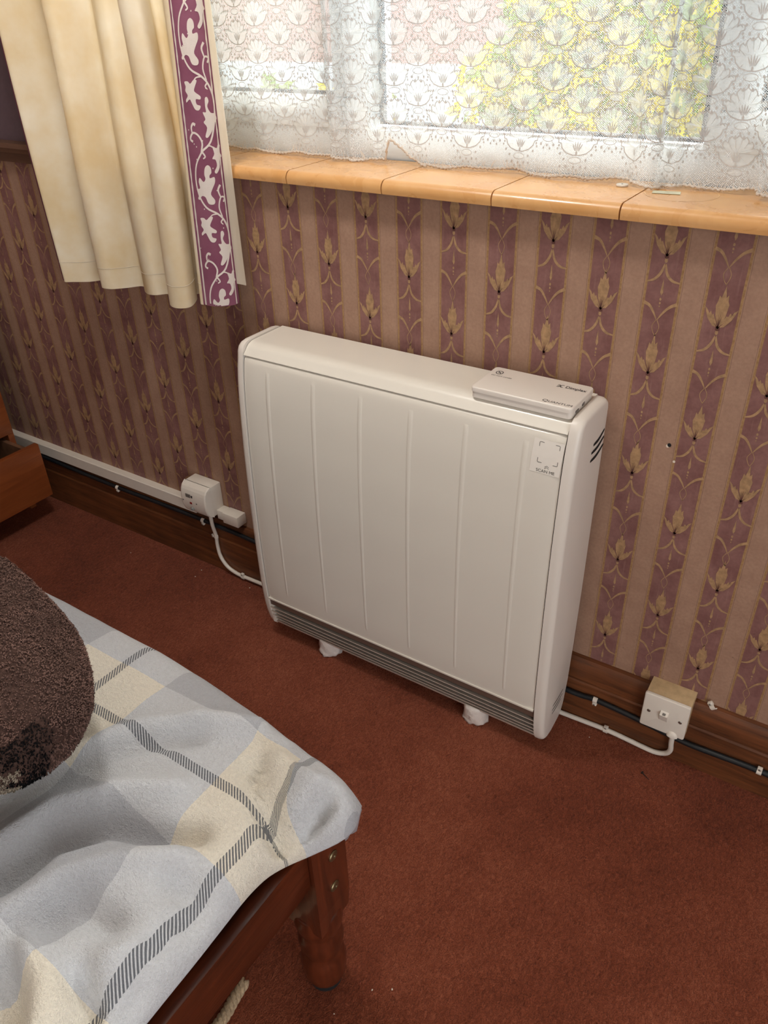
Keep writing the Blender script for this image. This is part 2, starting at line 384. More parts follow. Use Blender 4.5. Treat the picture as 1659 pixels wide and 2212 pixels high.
# wallpaper flowers
V = []; F = []; V2 = []; F2 = []
PER = .1855
def motif(x0, zb):
    rx = random.uniform(-.015, .015); rs = random.uniform(.94, 1.05)
    mp = lambda u, v: (x0+(.5+(u-.5)*1.0+rx)*WP, -.0004, zb+v*rs)
    md = lambda u, v: (x0+(.5+(u-.5)*1.0+rx)*WP, -.0007, zb+v*rs)
    ww = lambda a, b: (lambda t: a+(b-a)*t)
    def st(pts, wd, dark=False):
        q = [(a*WP, b) for a, b in pts]; f = (lambda u, v: (md if dark else mp)(u/WP, v))
        stroke(V2 if dark else V, F2 if dark else F, q, wd, f, 4)
    def pl(pts, c=None): fan(V, F, pts, mp, c)
    if True:
        pl([(.47, .001), (.37, .018), (.33, .034), (.37, .041), (.385, .049), (.44, .046), (.51, .064), (.56, .047), (.615, .051), (.63, .042), (.67, .037), (.63, .018), (.51, .001)], (.49, .03))
        pl([(.46, .001), (.33, .003), (.17, .014), (.06, .031), (.15, .026), (.20, .021), (.235, .025), (.28, .019), (.31, .021), (.42, .008)], (.3, .011))
        pl([(.51, .001), (.64, .003), (.80, .014), (.93, .031), (.83, .027), (.79, .022), (.74, .025), (.70, .019), (.66, .020), (.55, .008)], (.68, .011))
        pl(ell(.485, -.007, .045, .0036, 8))
        for a, b in ((.40, .016), (.45, .02), (.5, .022), (.55, .02), (.35, .008), (.63, .009)):
            st([(.485, -.001), ((.485+a)/2, b*.55), (a, b)], lambda t: .0011*(1-t)+.0001, True)
        pl_d = [(.43, -.003), (.48, -.0045), (.55, -.003), (.53, .003), (.44, .003)]
        fan(V2, F2, pl_d, md)
    st([(.47, -.012), (.40, -.025), (.25, -.036), (.06, -.0405)], lambda t: .0012+.0030*math.sin(PI*min(1, t*.8+.1)))
    st([(.49, -.012), (.57, -.027), (.74, -.036), (.96, -.0385)], lambda t: .0012+.0030*math.sin(PI*min(1, t*.8+.1)))
    pl([(.5, -.034), (.47, -.048), (.46, -.055), (.5, -.060), (.54, -.055), (.53, -.048)])
    for b, r in ((-.0655, .0024), (-.0715, .002), (-.0765, .0013)): pl(ell(.495, b, r/WP*.7, r, 7))
    st([(.05, -.073), (.22, -.077), (.36, -.087), (.47, -.098)], lambda t: .0044*(1-t)**.7+.0010)
    st([(.97, -.070), (.78, -.076), (.62, -.086), (.49, -.098)], lambda t: .0044*(1-t)**.7+.0010)
    st([(.47, -.098), (.38, -.108), (.43, -.118), (.51, -.124)], lambda t: .0010)
    st([(.49, -.098), (.57, -.107), (.56, -.115), (.49, -.124)], lambda t: .0010)
for k in range(-16, 18):
    base = .234 if k % 2 else .139
    for j in range(-1, 6):
        zb = base+j*PER
        if zb < .09: continue
        x0 = X0+k*TP
        n0, n1 = len(V), len(V2)
        motif(x0, zb)
pr = mk('printed_flowers', V, F, M['print'], wall); pr['kind'] = 'stuff'; pr['label'] = 'tan lily and ribbon print on the wallpaper'
pr2 = mk('printed_shading', V2, F2, M['print_dark'], wall); pr2['kind'] = 'stuff'
for o in (pr, pr2):      # the paper is cut at the skirting and under the sill
    bm = bmesh.new(); bm.from_mesh(o.data)
    for z, nz in ((.1620, -1), (1.0258, 1)): bmesh.ops.bisect_plane(bm, geom=bm.verts[:]+bm.edges[:]+bm.faces[:], plane_co=(0, 0, z), plane_no=(0, 0, nz), clear_outer=True)
    bm.to_mesh(o.data); bm.free()
# holes left in the wall
for nm, x, z, r, mt in (('screw_hole', .8300, .6749, .0032, 'dark'), ('filler_spot', .8275, .6725, .0028, 'crumb'), ('filler_spot', .8422, .647, .0022, 'crumb')):
    VV = []; FF = []; fan(VV, FF, [(x+r*math.cos(a*PI/5), z+r*1.1*math.sin(a*PI/5)) for a in range(10)], lambda a, b: (a, -.0009 if mt == 'dark' else -.0007, b)); mk(nm, VV, FF, M[mt], wall)
# skirting
sk = S(extrude_x('baseboard_window', [(0, 0), (-.0205, 0), (-.0205, .104), (-.0185, .108), (-.0165, .1085), (-.0165, .112), (-.0185, .1135), (-.0185, .135), (-.0150, .152), (-.0115, .1585), (-.0095, .1615), (0, .1625)], LWX, RWX, M['skirt'], None, .4), 'dark stained wooden skirting board along the window wall')
# dark ledge left of the tiles
S(extrude_x('trim_1', [(.0, 1.004), (-.012, 1.004), (-.016, 1.026), (-.028, 1.028), (-.032, 1.038), (-.028, 1.048), (0, 1.049)], LWX, WX0-.03, M['ledge'], None, .5), 'dark wooden ledge behind the curtain')
# tiled sill
sill = S(box('window_sill', WX0-.03, WX1+.03, -.012, .14, 1.026, 1.0440, M['grout']), 'window sill of tan glazed tiles')
prof = [(.14, 1.0445), (.14, 1.048), (-.018, 1.048)] + [(-.018-.0135*math.sin(a*PI/12), 1.0345+.0135*math.cos(a*PI/12)) for a in range(1, 8)] + [(-.030, 1.026), (-.0125, 1.0255), (-.0125, 1.0445)]
tl0 = None
for k in range(-6, 5):
    a = .7075+.2065*(k-1)+.0012; b = a+.2065-.0024
    a2, b2 = max(a, WX0-.03), min(b, WX1+.03)
    if b2-a2 < .03: continue
    if abs((b2-a2)-(b-a)) < 1e-6 and tl0 is not None:
        o = link(D.objects.new('tile', tl0.data)); o.location.x = (a-tl0['ax']); par(o, sill)
    else:
        o = extrude_x('tile', prof, a2, b2, M['tile'], sill, .5)
        if abs((b2-a2)-(b-a)) < 1e-6: tl0 = o; tl0['ax'] = a
if tl0 is not None: del tl0['ax']
VV = []; FF = []; stroke(VV, FF, [(.765+.053*math.cos(t*PI/12), .070+.050*math.sin(t*PI/12)) for t in range(-11, 9)], lambda t: .0012, lambda a, b: (a, b, 1.0484), 3)
mk('water_ring', VV, FF, M['stain'], sill)

# ------------------------------------------------------------ window
win = S(root('window_1', (.46, .2, 1.048)), 'white framed three-light window behind the net curtain')
YF0, YF1 = .145, .235
def bar(n, x0, x1, z0, z1, y0=YF0, y1=YF1, p=win, mt='upvc', b=.006): return box(n, x0, x1, y0, y1, z0, z1, M[mt], p, b)
bar('frame_sill', WX0, WX1, 1.045, 1.098); bar('frame_head', WX0, WX1, WZ1-.06, WZ1)
bar('frame_jamb', WX0, WX0+.05, 1.09, WZ1-.05); bar('frame_jamb', WX1-.05, WX1, 1.09, WZ1-.05)
bar('mullion', .098, .152, 1.09, WZ1-.05); bar('mullion', .765, .818, 1.09, WZ1-.05)
def pane(x0, x1, z0, z1, sash, y0=.150):
    if sash:
        s_o = root('casement', (x0, .2, z0)); par(s_o, win)
        bar('bottom_rail', x0-.05, x1+.05, z0-.055, z0, y0-.012, .225, s_o); bar('top_rail', x0-.05, x1+.05, z1, z1+.05, y0-.012, .225, s_o)
        bar('stile', x0-.05, x0, z0, z1, y0-.012, .225, s_o); bar('stile', x1, x1+.05, z0, z1, y0-.012, .225, s_o)
    else: s_o = win
    bm = bmesh.new(); g = .005
    for a in ((x0, x1, z0, z0+g), (x0, x1, z1-g, z1), (x0, x0+g, z0, z1), (x1-g, x1, z0, z1)): bbox(bm, a[0], a[1], .176, .194, a[2], a[3])
    mkbm('glazing_seal', bm, M['seal'], s_o)
    box('glass_pane', x0, x1, .183, .187, z0, z1, M['glass'], s_o)
pane(-.42, .078, 1.150, 1.91, True); pane(.158, .757, 1.103, 1.96, False); pane(.832, 1.34, 1.152, 1.91, True)

# ------------------------------------------------------------ outside
gr = box('garden_path', -14, 8, .30, 20, -.35, -.25, M['ground_out']); tag(gr, 'grey paved ground outside the window', None, None, 'structure')
tag(box('garden_wall', -7.5, 3.5, 5.2, 5.4, -.25, .80, M['concrete'], None, .02), 'low white garden wall outside beyond the yellow bush', 'garden wall')
hs = root('neighbour_house', (-3, 9.2, -.25), 'pink brick house across the garden seen through lace', 'house')
box('house_wall', -9.5, -1.2, 9, 9.3, -.25, 6, M['pink_brick'], hs)
box('house_window', -4.6, -3.4, 8.96, 9.02, 1.6, 2.9, M['upvc'], hs, .01); box('drainpipe', -3.05, -2.95, 8.9, 9.0, -.25, 6, M['pipe'], hs, .02)
def bush(name, label, c, r, nl, nf, seed, fr=.75):
    rd = random.Random(seed); b = root(name, (c[0], c[1], -.25), label, 'bush', None)
    VT = []; FT = []
    for k in range(9):
        a = rd.uniform(0, 2*PI); t = rd.uniform(.3, .9)
        P = [Vector((c[0]+.05*math.cos(a), c[1]+.05*math.sin(a), -.25)), Vector((c[0]+.3*t*r[0]*math.cos(a), c[1]+.3*t*r[1]*math.sin(a), c[2]-.3*r[2])), Vector((c[0]+.7*t*r[0]*math.cos(a), c[1]+.7*t*r[1]*math.sin(a), c[2]+.5*r[2]))]
        v, f = tube_geo(cat_rom(P, 4), lambda t: .018*(1-.7*t), 5); n = len(VT); VT += v; FT += [tuple(i+n for i in q) for q in f]
    mk('branches', VT, FT, M['twig'], b)
    for nm, cnt, sz, mt in (('leaves', nl, .05, 'leafgreen'), ('blossom', nf, .038, 'yellow')):
        VV = []; FF = []
        for k in range(cnt):
            d = Vector((rd.gauss(0, 1), rd.gauss(0, 1), rd.gauss(0, 1))).normalized(); q = (rd.random()**.33)*(.7+.45*noise.noise(d*2.2+Vector((seed, 0, 0))))
            if q < .35: q = .35+q*.5
            p = Vector((c[0]+d.x*r[0]*q, c[1]+d.y*r[1]*q, c[2]+d.z*r[2]*q))
            if p.z < -.2: continue
            a = Vector((rd.gauss(0, 1), rd.gauss(0, 1), rd.gauss(0, 1))).normalized(); bb = a.orthogonal().normalized(); n = len(VV); s = sz*rd.uniform(.6, 1.3)
            VV += [p-a*s, p+bb*s*.5, p+a*s, p-bb*s*.5]; FF.append((n, n+1, n+2, n+3))
        if VV: o = mk(nm, VV, FF, M[mt], b); o['kind'] = 'stuff'
bush('forsythia_bush', 'large yellow flowering bush right outside the middle pane', (-.45, 3.1, .95), (.95, .7, .95), 2200, 7000, 3)
bush('yellow_shrub', 'small yellow flowering shrub seen through the left pane', (-2.15, 3.3, .45), (.42, .4, .52), 700, 1500, 5)
bush('green_shrub', 'green shrub seen low behind the left end of the lace', (-3.0, 3.6, .45), (.35, .35, .48), 1500, 60, 9)

# ------------------------------------------------------------ storage heater
HXL, HXR = .011, .727
H = root('storage_heater', ((HXL+HXR)/2, -.09, 0), 'white storage heater with ribbed front panel standing below the window', 'heater')
PT = [(.030, -.134), (.036, -.142), (.05, -.152), (.084, -.160), (.127, -.1643), (.178, -.167), (.3, -.1675), (.42, -.166), (.535, -.162), (.638, -.155), (.69, -.149), (.722, -.142), (.735, -.137), (.748, -.128)]
yf = lambda z: smooth_tab(PT, z, .018 if .06 < z < .72 else .002)
# end caps
front = [(yf(z), z) for z in [.046, .06, .08, .1, .13, .17, .22, .28, .34, .4, .46, .52, .58, .63, .67, .70, .718]]
capprof = [(-.070, .036), (-.110, .028), (-.130, .030), (-.144, .0365)] + front + [(-.1400, .731), (-.1345, .7405), (-.1255, .7465), (-.113, .7485), (-.036, .7478), (-.025, .7460), (-.0175, .7395), (-.0138, .728), (-.016, .62), (-.022, .35), (-.028, .22), (-.036, .12), (-.046, .068), (-.056, .046)]
def inset(poly, d):
    n = len(poly); out = []
    for i in range(n):
        a, b, c = Vector(poly[i-1]), Vector(poly[i]), Vector(poly[(i+1) % n])
        t = ((b-a).normalized()+(c-b).normalized()).normalized(); nr = Vector((-t.y, t.x)); out.append((b.x+nr.x*d, b.y+nr.y*d))
    return out
ar = sum(capprof[i-1][0]*capprof[i][1]-capprof[i][0]*capprof[i-1][1] for i in range(len(capprof)))
sg = 1 if ar > 0 else -1
def end_cap(xi, xo, label):
    d = 1 if xo > xi else -1; rings = [(xi, 0), (xo-d*.013, 0)] + [(xo-d*.013*(1-math.sin(a)), .0095*(1-math.cos(a))) for a in [PI/10*k for k in range(1, 6)]]
    V = []; F = []; n = len(capprof)
    for x, ins in rings: V += [(x, y, z) for y, z in (inset(capprof, sg*ins) if ins else capprof)]
    for j in range(len(rings)-1):
        for i in range(n): F.append((j*n+i, j*n+(i+1) % n, (j+1)*n+(i+1) % n, (j+1)*n+i))
    F.append(tuple(range(n))); F.append(tuple((len(rings)-1)*n+i for i in range(n)))
    bm = bmesh.new(); vv = [bm.verts.new(v) for v in V]
    for f in F: bm.faces.new([vv[i] for i in f])
    return mkbm('end_cap', bm, M['heater_cap'], H, auto=.7, label=label)
capR = end_cap(.7065, HXR, 'right end cap with slanted vent slots'); capL = end_cap(.0295, HXL, 'left end cap')
for (a, b) in (((-.0745, .681), (-.0265, .690)), ((-.080, .668), (-.024, .6755)), ((-.081, .653), (-.0225, .660)), ((-.118, .113), (-.0665, .1165)), ((-.119, .1015), (-.068, .1055)), ((-.1175, .0905), (-.073, .0955))):
    V = []; F = []; up_ = a[1] > .4; hw = .0036 if up_ else .0016
    mid = ((a[0]+b[0])/2, (a[1]+b[1])/2-(.004 if up_ else .002))
    stroke(V, F, [a, mid, b], lambda t: 2*hw*math.sin(PI*(.08+.84*t))**.35, lambda y, z: (HXR+.0003, y, z), 5)
    n = len(V); V += [(x-.004, y, z) for x, y, z in V]; F += [tuple(i+n for i in reversed(f)) for f in F]
    mk('vent_slot', V, F, M['dark'], capR)
# lid
lidp = [(-.020, .700), (-.0135, .702), (-.0135, .741), (-.0165, .7445), (-.105, .7450)] + [(-.105-.029*math.sin(a), .7245+.0205*math.cos(a)) for a in [PI/2*k/8 for k in range(1, 7)]] + [(-.1385, .7262), (-.1402, .7242), (-.139, .7225), (-.125, .7225), (-.125, .70)]
extrude_x('top_panel', lidp, .0310, .7048, M['heater'], H, .6)
box('inner_body', .028, .708, -.130, -.046, .052, .7215, M['dark'], H)
# front panel with pressed ribs
ribx = [(.0935, .701, .16), (.2045, .702, .16), (.3125, .701, .1585), (.42, .70, .158), (.5295, .70, .1555), (.6395, .699, .154)]
xs = [.0315+(.7042-.0315)*k/40 for k in range(41)]
for rx_, _, _ in ribx: xs += [rx_+d*.001 for d in (-7, -5.5, -4.5, -3.5, -2.5, -1.5, -.5, .5, 1.5, 2.5, 3.5, 4.5, 5.5, 7)]
xs = sorted(set(round(x, 5) for x in xs)); zs = [.130+(.7200-.130)*k/60 for k in range(61)]
for z in (.7195, .7188, .718, .702, .6995, .697, .692, .1585, .1625, .1545, .15, .131, .132): zs.append(z)
zs = sorted(set(zs)); V = []; F = []; nx = len(xs)
for z in zs:
    e = max(0, (z-.7165)/.0035); yb = yf(z)+.0012+.003*e*e
    for x in xs:
        y = yb
        for rx_, zt, zb_ in ribx:
            d = abs(x-rx_)
            if d < .008 and zb_-.01 < z < zt+.006:
                wd = .0048*(.55+.45*min(1, (z-zb_)/.45)); q = max(0, 1-(d/wd)**2)
                endt = min(1, max(0, (zt-z)/.006)); endb = min(1, max(0, (z-zb_)/.006))
                y -= .0011*(q**.8)*min(endt, endb)**.6*(.7+.3*min(1, (z-zb_)/.45))
        ex = max(0, (.0325-x)/.001, (x-.7032)/.001); y += .0025*ex*ex
        V.append((x, y, z))
for j in range(len(zs)-1):
    for i in range(nx-1): F.append((j*nx+i, j*nx+i+1, (j+1)*nx+i+1, (j+1)*nx+i))
def rim(zz, yy): pass
b0 = len(V); V += [(x, -.131, zs[0]) for x in xs]; F += [(b0+i, b0+i+1, i+1, i) for i in range(nx-1)]
b1 = len(V); V += [(x, -.131, zs[-1]) for x in xs]; t0 = (len(zs)-1)*nx; F += [(t0+i, t0+i+1, b1+i+1, b1+i) for i in range(nx-1)]
mk('front_panel', V, F, M['heater'], H, True, 'ribbed white front panel')
# grille
extrude_x('panel_lip', [(yf(.13)-.0008, .1300), (yf(.127)-.0008, .1262), (yf(.127)+.006, .1262), (yf(.13)+.006, .130)], .0315, .7042, M['heater'], H)
extrude_x('trim_strip', [(yf(.126)+.005, .1262), (yf(.104)+.005, .104), (-.145, .104), (-.145, .1262)], .0300, .7060, M['taupe'], H)
for z in (.0985, .0855, .073, .0615):
    extrude_x('grille_slat', [(yf(z)+.001, z), (yf(z)+.001, z-.0022), (yf(z)+.012, z-.0042), (yf(z)+.012, z-.0030)], .0300, .7060, M['slat'], H)
extrude_x('grille_base', [(yf(.052)+.001, .0525), (yf(.047)+.001, .0455), (-.10, .040), (-.055, .042), (-.055, .049), (yf(.052)+.012, .0495)], .0300, .7060, M['slat'], H)
box('side_lug', .0300, .0365, yf(.08)+.003, -.12, .05, .104, M['heater_cap'], H)
for cx, cy, ph in ((.175, -.124, 0.), (.566, -.129, 2.)):
    jit = lambda a, z, ph=ph: (.0010*math.sin(3*a+ph+z*160)+.0008*math.sin(7*a-z*210+ph)+.0008*math.sin(11*a+z*330))*(1.6 if z < .018 else .5)
    lathe('foot', [(.020, .0005), (.026, .002), (.0275, .008), (.0268, .016), (.0275, .026), (.0268, .038), (.0268, .050)], cx, cy, M['crinkle'], H, 40, jit, 'short round foot wrapped in white film')
# control cover
cc = root('control_cover', (.618, -.086, .746)); par(cc, H); cc['label'] = 'flat white control cover on the heater top'
def cover_mesh(nm, x0, x1, y0, y1, z0, z1, bv):
    bm = bmesh.new(); bbox(bm, x0, x1, y0, y1, z0, z1)
    bmesh.ops.bevel(bm, geom=[e for e in bm.edges if abs(e.verts[0].co.z-e.verts[1].co.z) > .001], offset=.008, segments=5, profile=.5, affect='EDGES')
    bmesh.ops.bevel(bm, geom=[e for e in bm.edges if all(v.co.z > z1-1e-5 for v in e.verts)], offset=bv, segments=3, profile=.5, affect='EDGES')
    return mkbm(nm, bm, M['heater_cap'], cc, auto=.6)
cover_mesh('cover_base', .527, .7035, -.1285, -.0345, .7445, .7545, .0005)
cover_mesh('cover_lid', .526, .7045, -.1300, -.0335, .7552, .7635, .0028)
box('side_catch', .7030, .7046, -.112, -.100, .7495, .7530, M['labelgrey'], cc); box('side_catch', .7030, .7046, -.085, -.076, .7505, .7560, M['labelgrey'], cc)
ZT = .76375
def TM(x, y, rot=0.): return Matrix.Translation((x, y, ZT)) @ Matrix.Rotation(rot, 4, 'Z')
text_mesh('lettering', 'Dimplex', M['ink'], cc, TM(.6812, -.0575), .0120, bold=.00022, xs=.86, label='dark Dimplex lettering')
text_mesh('lettering', 'UANTUM', M['ink'], cc, TM(.6803, -.1205), .0094, xs=1.02, label='dark QUANTUM lettering')
text_mesh('lettering', 'Q', M['ink'], cc, TM(.6548, -.1198), .0122, xs=1.0)
text_mesh('lettering', 'DO NOT COVER', M['ink'], cc, TM(.5540, -.0705), .0050, xs=1.0, label='small DO NOT COVER lettering')
V = []; F = []; mp = lambda a, b: (a, b, ZT)
stroke(V, F, [(.5440+.0058*math.cos(k*PI/8), -.0565+.0066*math.sin(k*PI/8)) for k in range(17)], lambda t: .0015, mp, 2)
stroke(V, F, [(.5400, -.0518), (.5480, -.0612)], lambda t: .0014, mp, 2); stroke(V, F, [(.5415, -.0575), (.5435, -.0555), (.5465, -.0565)], lambda t: .0009, mp, 3); stroke(V, F, [(.5425, -.0600), (.5432, -.0575)], lambda t: .0009, mp, 2); stroke(V, F, [(.5452, -.0548), (.5466, -.0575)], lambda t: .0009, mp, 2)
mk('warning_symbol', V, F, M['ink'], cc)
V = []; F = []   # emblem before the name: bars meeting an open ring
for yy in (-.0535, -.0575, -.0615): stroke(V, F, [(.6492, yy), (.6528, yy)], lambda t: .0013, mp, 2)
stroke(V, F, [(.6520, -.0530), (.6540, -.0575), (.6520, -.0620)], lambda t: .0014, mp, 3)
stroke(V, F, [(.6582+.0030*math.cos(a), -.0575+.0046*math.sin(a)) for a in [PI*(.30+1.4*k/8) for k in range(9)]], lambda t: .0014, mp, 2)
mk('emblem', V, F, M['ink'], cc)
# scan sticker (code itself left out)
st_ = root('sticker', (.68, -.152, .68)); par(st_, H); st_['label'] = 'small white square sticker on the front panel'
yS = lambda z: yf(z)+.0012-.0006
def SM(x, z): return (x, yS(z)-.0003, z)
V = []; F = []; zz = [.6515+.0571*k/6 for k in range(7)]
for z in zs if False else zz: V += [(.6525-(.7087-z)*.03, yS(z), z), (.7045-(.7087-z)*.03, yS(z), z)]
F = [(2*i, 2*i+1, 2*i+3, 2*i+2) for i in range(6)]
n = len(V); V += [(x, y+.0005, z) for x, y, z in V]; F += [tuple(i+n for i in reversed(f)) for f in F]
mk('paper', V, F, M['sticker'], st_)
cxs, czs, hs_ = .6800, .6868, .0172
for sx in (-1, 1):
    for sz in (-1, 1):
        V = []; F = []; a, b = cxs+sx*hs_, czs+sz*hs_; ln = .0075
        stroke(V, F, [(a, b-sz*ln), (a, b-sz*.0016), (a-sx*.0004, b-sz*.0005), (a-sx*.0016, b), (a-sx*ln, b)], lambda t: .00075, SM, 3); mk('corner_mark', V, F, M['ink'], st_)
for dz in (0, -.0026):
    V = []; F = []; stroke(V, F, [(cxs-.0036, .6637+dz), (cxs, .6662+dz), (cxs+.0036, .6637+dz)], lambda t: .0007, SM, 1); mk('chevron', V, F, M['ink'], st_)
sl = (yf(.66)-yf(.655))/.005
text_mesh('lettering', 'SCAN ME', M['ink'], st_, Matrix.Translation((.6785, yS(.6558)-.0004, .6558)) @ Matrix.Rotation(PI/2+math.atan(-sl)*0, 4, 'X'), .0078, xs=1.0, label='SCAN ME lettering')

# ------------------------------------------------------------ services on the wall
tr_ = root('cable_trunking', (-.7, -.01, .16), 'long white plastic cable trunking running above the left skirting', 'trunking')
extrude_x('channel', [(0, .1635), (-.0215, .1635), (-.0215, .1955), (-.0195, .1975), (0, .1975)], -1.42, -.335, M['plastic'], tr_, .5)
box('end_piece', -.247, -.222, -.0285, -.001, .1800, .2065, M['plastic'], tr_, .0015); box('end_cover', -.224, -.172, -.0335, -.001, .1775, .2085, M['plastic'], tr_, .002)
sp = root('fused_switch_box', (-.291, -.03, .19), 'white fused connection unit box between trunking and heater', 'switch box')
bm = bmesh.new(); bbox(bm, -.3345, -.2465, -.040, -.001, .1915, .2775, .0025); mkbm('back_box', bm, M['plastic'], sp, auto=.6)
V = []; F = []; N = 12
rowz = [.1905+.088*k/N for k in range(N+1)]
for z in rowz:
    q = (z-.1905)/.088*2-1; d = -.040-.013*(1-abs(q)**10)-.0095*(1-q*q)
    V += [(-.3355, -.0395, z), (-.3340, d+.002, z), (-.3300, d, z), (-.2510, d, z), (-.2470, d+.002, z), (-.2455, -.0395, z)]
for j in range(N):
    for i in range(5): F.append((6*j+i, 6*j+i+1, 6*j+7+i, 6*j+6+i))
F += [(5, 4, 3, 2, 1, 0), tuple(6*N+i for i in range(6))]
fc = mk('front_plate', V, F, M['plastic'], sp)
fy = -.0618; pm = lambda a, b: (a, fy-.0008, b)
box('rating_label', -.315, -.299, fy-.0008, fy+.004, .2440, .2535, M['labelgrey'], sp); box('rating_mark', -.2965, -.2915, fy-.0008, fy+.004, .2455, .2515, M['ink'], sp)
box('neon', -.3035, -.2960, fy-.0014, fy+.004, .2260, .2320, M['red'], sp, .0008); box('fuse_holder', -.3010, -.2930, fy-.004, fy+.004, .2090, .2160, M['greyplastic'], sp, .001)
for x in (-.3265, -.2795): lathe('screw', [(.0022, 0), (.0022, .001)], 0, 0, M['labelgrey'], sp, 10).matrix_basis = Matrix.Translation((x, fy+.0002, .2320)) @ Matrix.Rotation(PI/2, 4, 'X')
def clip(name, x, z, y, ang, label, r=.0052, nail=True, par_=None):
    c = root(name, (x, y, z), label, 'cable clip', 'cable clips on the skirting')
    R = Matrix.Translation((x, y, z)) @ Matrix.Rotation(ang, 4, 'Y')
    V = []; F = []; m = 9; L = .0045
    pts = [(-math.sin(a), math.cos(a)) for a in [PI*k/(m-1) for k in range(m)]]
    for xx in (-L, L):
        for rr in (r, r+.0018):
            for a, b in pts: V.append(R @ Vector((xx, a*rr, b*rr)))
    for i in range(m-1):
        F += [(i, i+1, m+i+1, m+i), (2*m+i, 3*m+i, 3*m+i+1, 2*m+i+1), (m+i, m+i+1, 3*m+i+1, 3*m+i), (i, 2*m+i, 2*m+i+1, i+1)]
    F += [(0, m, 3*m, 2*m), (m-1, 3*m-1, 4*m-1, 2*m-1)]
    o = mk('clip_body', V, F, M['plastic'], c)
    bm = bmesh.new(); bbox(bm, -L, L, -.006, .001, r+.0004, r+.0068, .0012); b = mkbm('nail_boss', bm, M['plastic'], c, auto=.6); b.matrix_basis = Matrix.Translation((x, y, z)) @ Matrix.Rotation(ang+PI, 4, 'Y')
    b2 = lathe('nail_head', [(.0021, 0), (.0021, .0012)], 0, 0, M['chrome'], c, 8); b2.matrix_basis = Matrix.Translation((x, y, z)) @ Matrix.Rotation(ang+PI, 4, 'Y') @ Matrix.Translation((0, -.006, r+.0036)) @ Matrix.Rotation(PI/2, 4, 'X')
    return c
YB = -.0262
bc = tag(tube('black_cable', [(-1.40, -.0165, .1560), (-1.0, -.0205, .1530), (-.80, -.0215, .1490), (-.648, -.0215, .1465), (-.45, -.0215, .1480), (-.312, -.0215, .1480), (-.14, -.0215, .1435), (.1, -.024, .125), (.45, YB, .085), (.7245, YB, .0770), (.785, YB, .0810), (.876, YB, .0745), (.97, YB, .0645), (1.04, YB, .0665), (1.106, YB, .069), (1.3, YB, .066), (2.3, YB, .07)], .0058, M['blackcable'], None, 10, 8), 'black cable clipped along the whole wooden skirting board', 'cable')
wl = tag(tube('white_cable', [(-.2665, -.035, .1990), (-.2662, -.0345, .165), (-.2664, -.0325, .147), (-.2668, -.0275, .118), (-.2690, -.0262, .085), (-.2640, -.0262, .050), (-.2445, -.0262, .0245), (-.2160, -.0262, .0140), (-.1885, -.0262, .0118), (-.13, -.0262, .0125), (-.02, -.028, .014), (.04, -.034, .018), (.07, -.050, .028), (.08, -.065, .0365)], .0050, M['plastic'], None, 10, 8), 'white flex dropping from the fused box to the heater', 'cable')
wr = tag(tube('white_cable', [(.60, -.065, .0365), (.61, -.055, .028), (.65, -.036, .014), (.7179, -.0280, .0075), (.77, -.0265, .0085), (.816, -.0265, .0105), (.86, -.0265, .0085), (.895, -.0268, .0062), (.9195, -.0270, .0065), (.9395, -.0275, .016), (.9470, -.0310, .034), (.9460, -.0370, .062), (.9455, -.0375, .0880)], .0052, M['plastic'], None, 10, 8), 'white flex curving from the square switch to the heater', 'cable')
clip('cable_clip', -.648, .1465, -.0215, -.02, 'white clip on the black cable under the trunking'); clip('cable_clip', -.312, .1480, -.0215, 0, 'white clip on the black cable below the fused box')
clip('cable_clip', -.2672, .117, YB, PI/2, 'white clip holding the hanging white flex to the skirting'); clip('cable_clip', -.1885, .0118, YB, PI, 'white clip on white flex at carpet level left of heater')
clip('cable_clip', .785, .081, YB, .0, 'white clip on the black cable just right of the heater'); clip('cable_clip', 1.106, .069, YB, PI, 'white clip on the black cable at the right picture edge'); clip('cable_clip', .816, .0105, YB, PI, 'white clip on the white flex between heater and switch')
# square switch
sw = root('wall_switch', (.924, -.02, .087), 'square white isolator switch on a cream box over the skirting', 'switch')
PXa, PXb, PZa, PZb = .8810, .9670, .0870, .1730
extrude_x('mounting_box', [(-.0003, .0885), (-.039, .0885), (-.039, .1715), (-.030, .1735), (-.0003, .1775)], .8825, .9665, M['cardwood'], sw, .4, 'worn cream mounting box')
bm = bmesh.new(); bbox(bm, PXa, PXb, -.0460, -.0395, PZa, PZb)
bmesh.ops.bevel(bm, geom=[e for e in bm.edges if abs(e.verts[0].co.y-e.verts[1].co.y) > .001], offset=.004, segments=4, profile=.5, affect='EDGES')
bmesh.ops.bevel(bm, geom=[e for e in bm.edges if all(v.co.y < -.0459 for v in e.verts)], offset=.0022, segments=3, profile=.5, affect='EDGES')
mkbm('face_plate', bm, M['plastic'], sw, auto=.6)
V = [(.9160, -.0455, .1190), (.9310, -.0455, .1190), (.9310, -.0455, .1430), (.9160, -.0455, .1430), (.9160, -.0475, .1192), (.9310, -.0475, .1192), (.9310, -.0545, .1375), (.9160, -.0545, .1375)]
rk = mk('rocker', V, [(0, 1, 2, 3), (4, 5, 1, 0), (5, 6, 2, 1), (6, 7, 3, 2), (7, 4, 0, 3), (4, 7, 6, 5)], M['plastic'], sw)
mk('rocker_window', [(.9205, -.0538, .1387), (.9265, -.0538, .1387), (.9265, -.0496, .1413), (.9205, -.0496, .1413)], [(0, 1, 2, 3)], M['labelgrey'], sw)
for x in (.8940, .9540):
    o = lathe('screw', [(.0036, 0), (.0036, .0007), (.0030, .0012)], 0, 0, M['chrome'], sw, 14); o.matrix_basis = Matrix.Translation((x, -.0458, .130)) @ Matrix.Rotation(PI/2, 4, 'X')
V = []; F = []
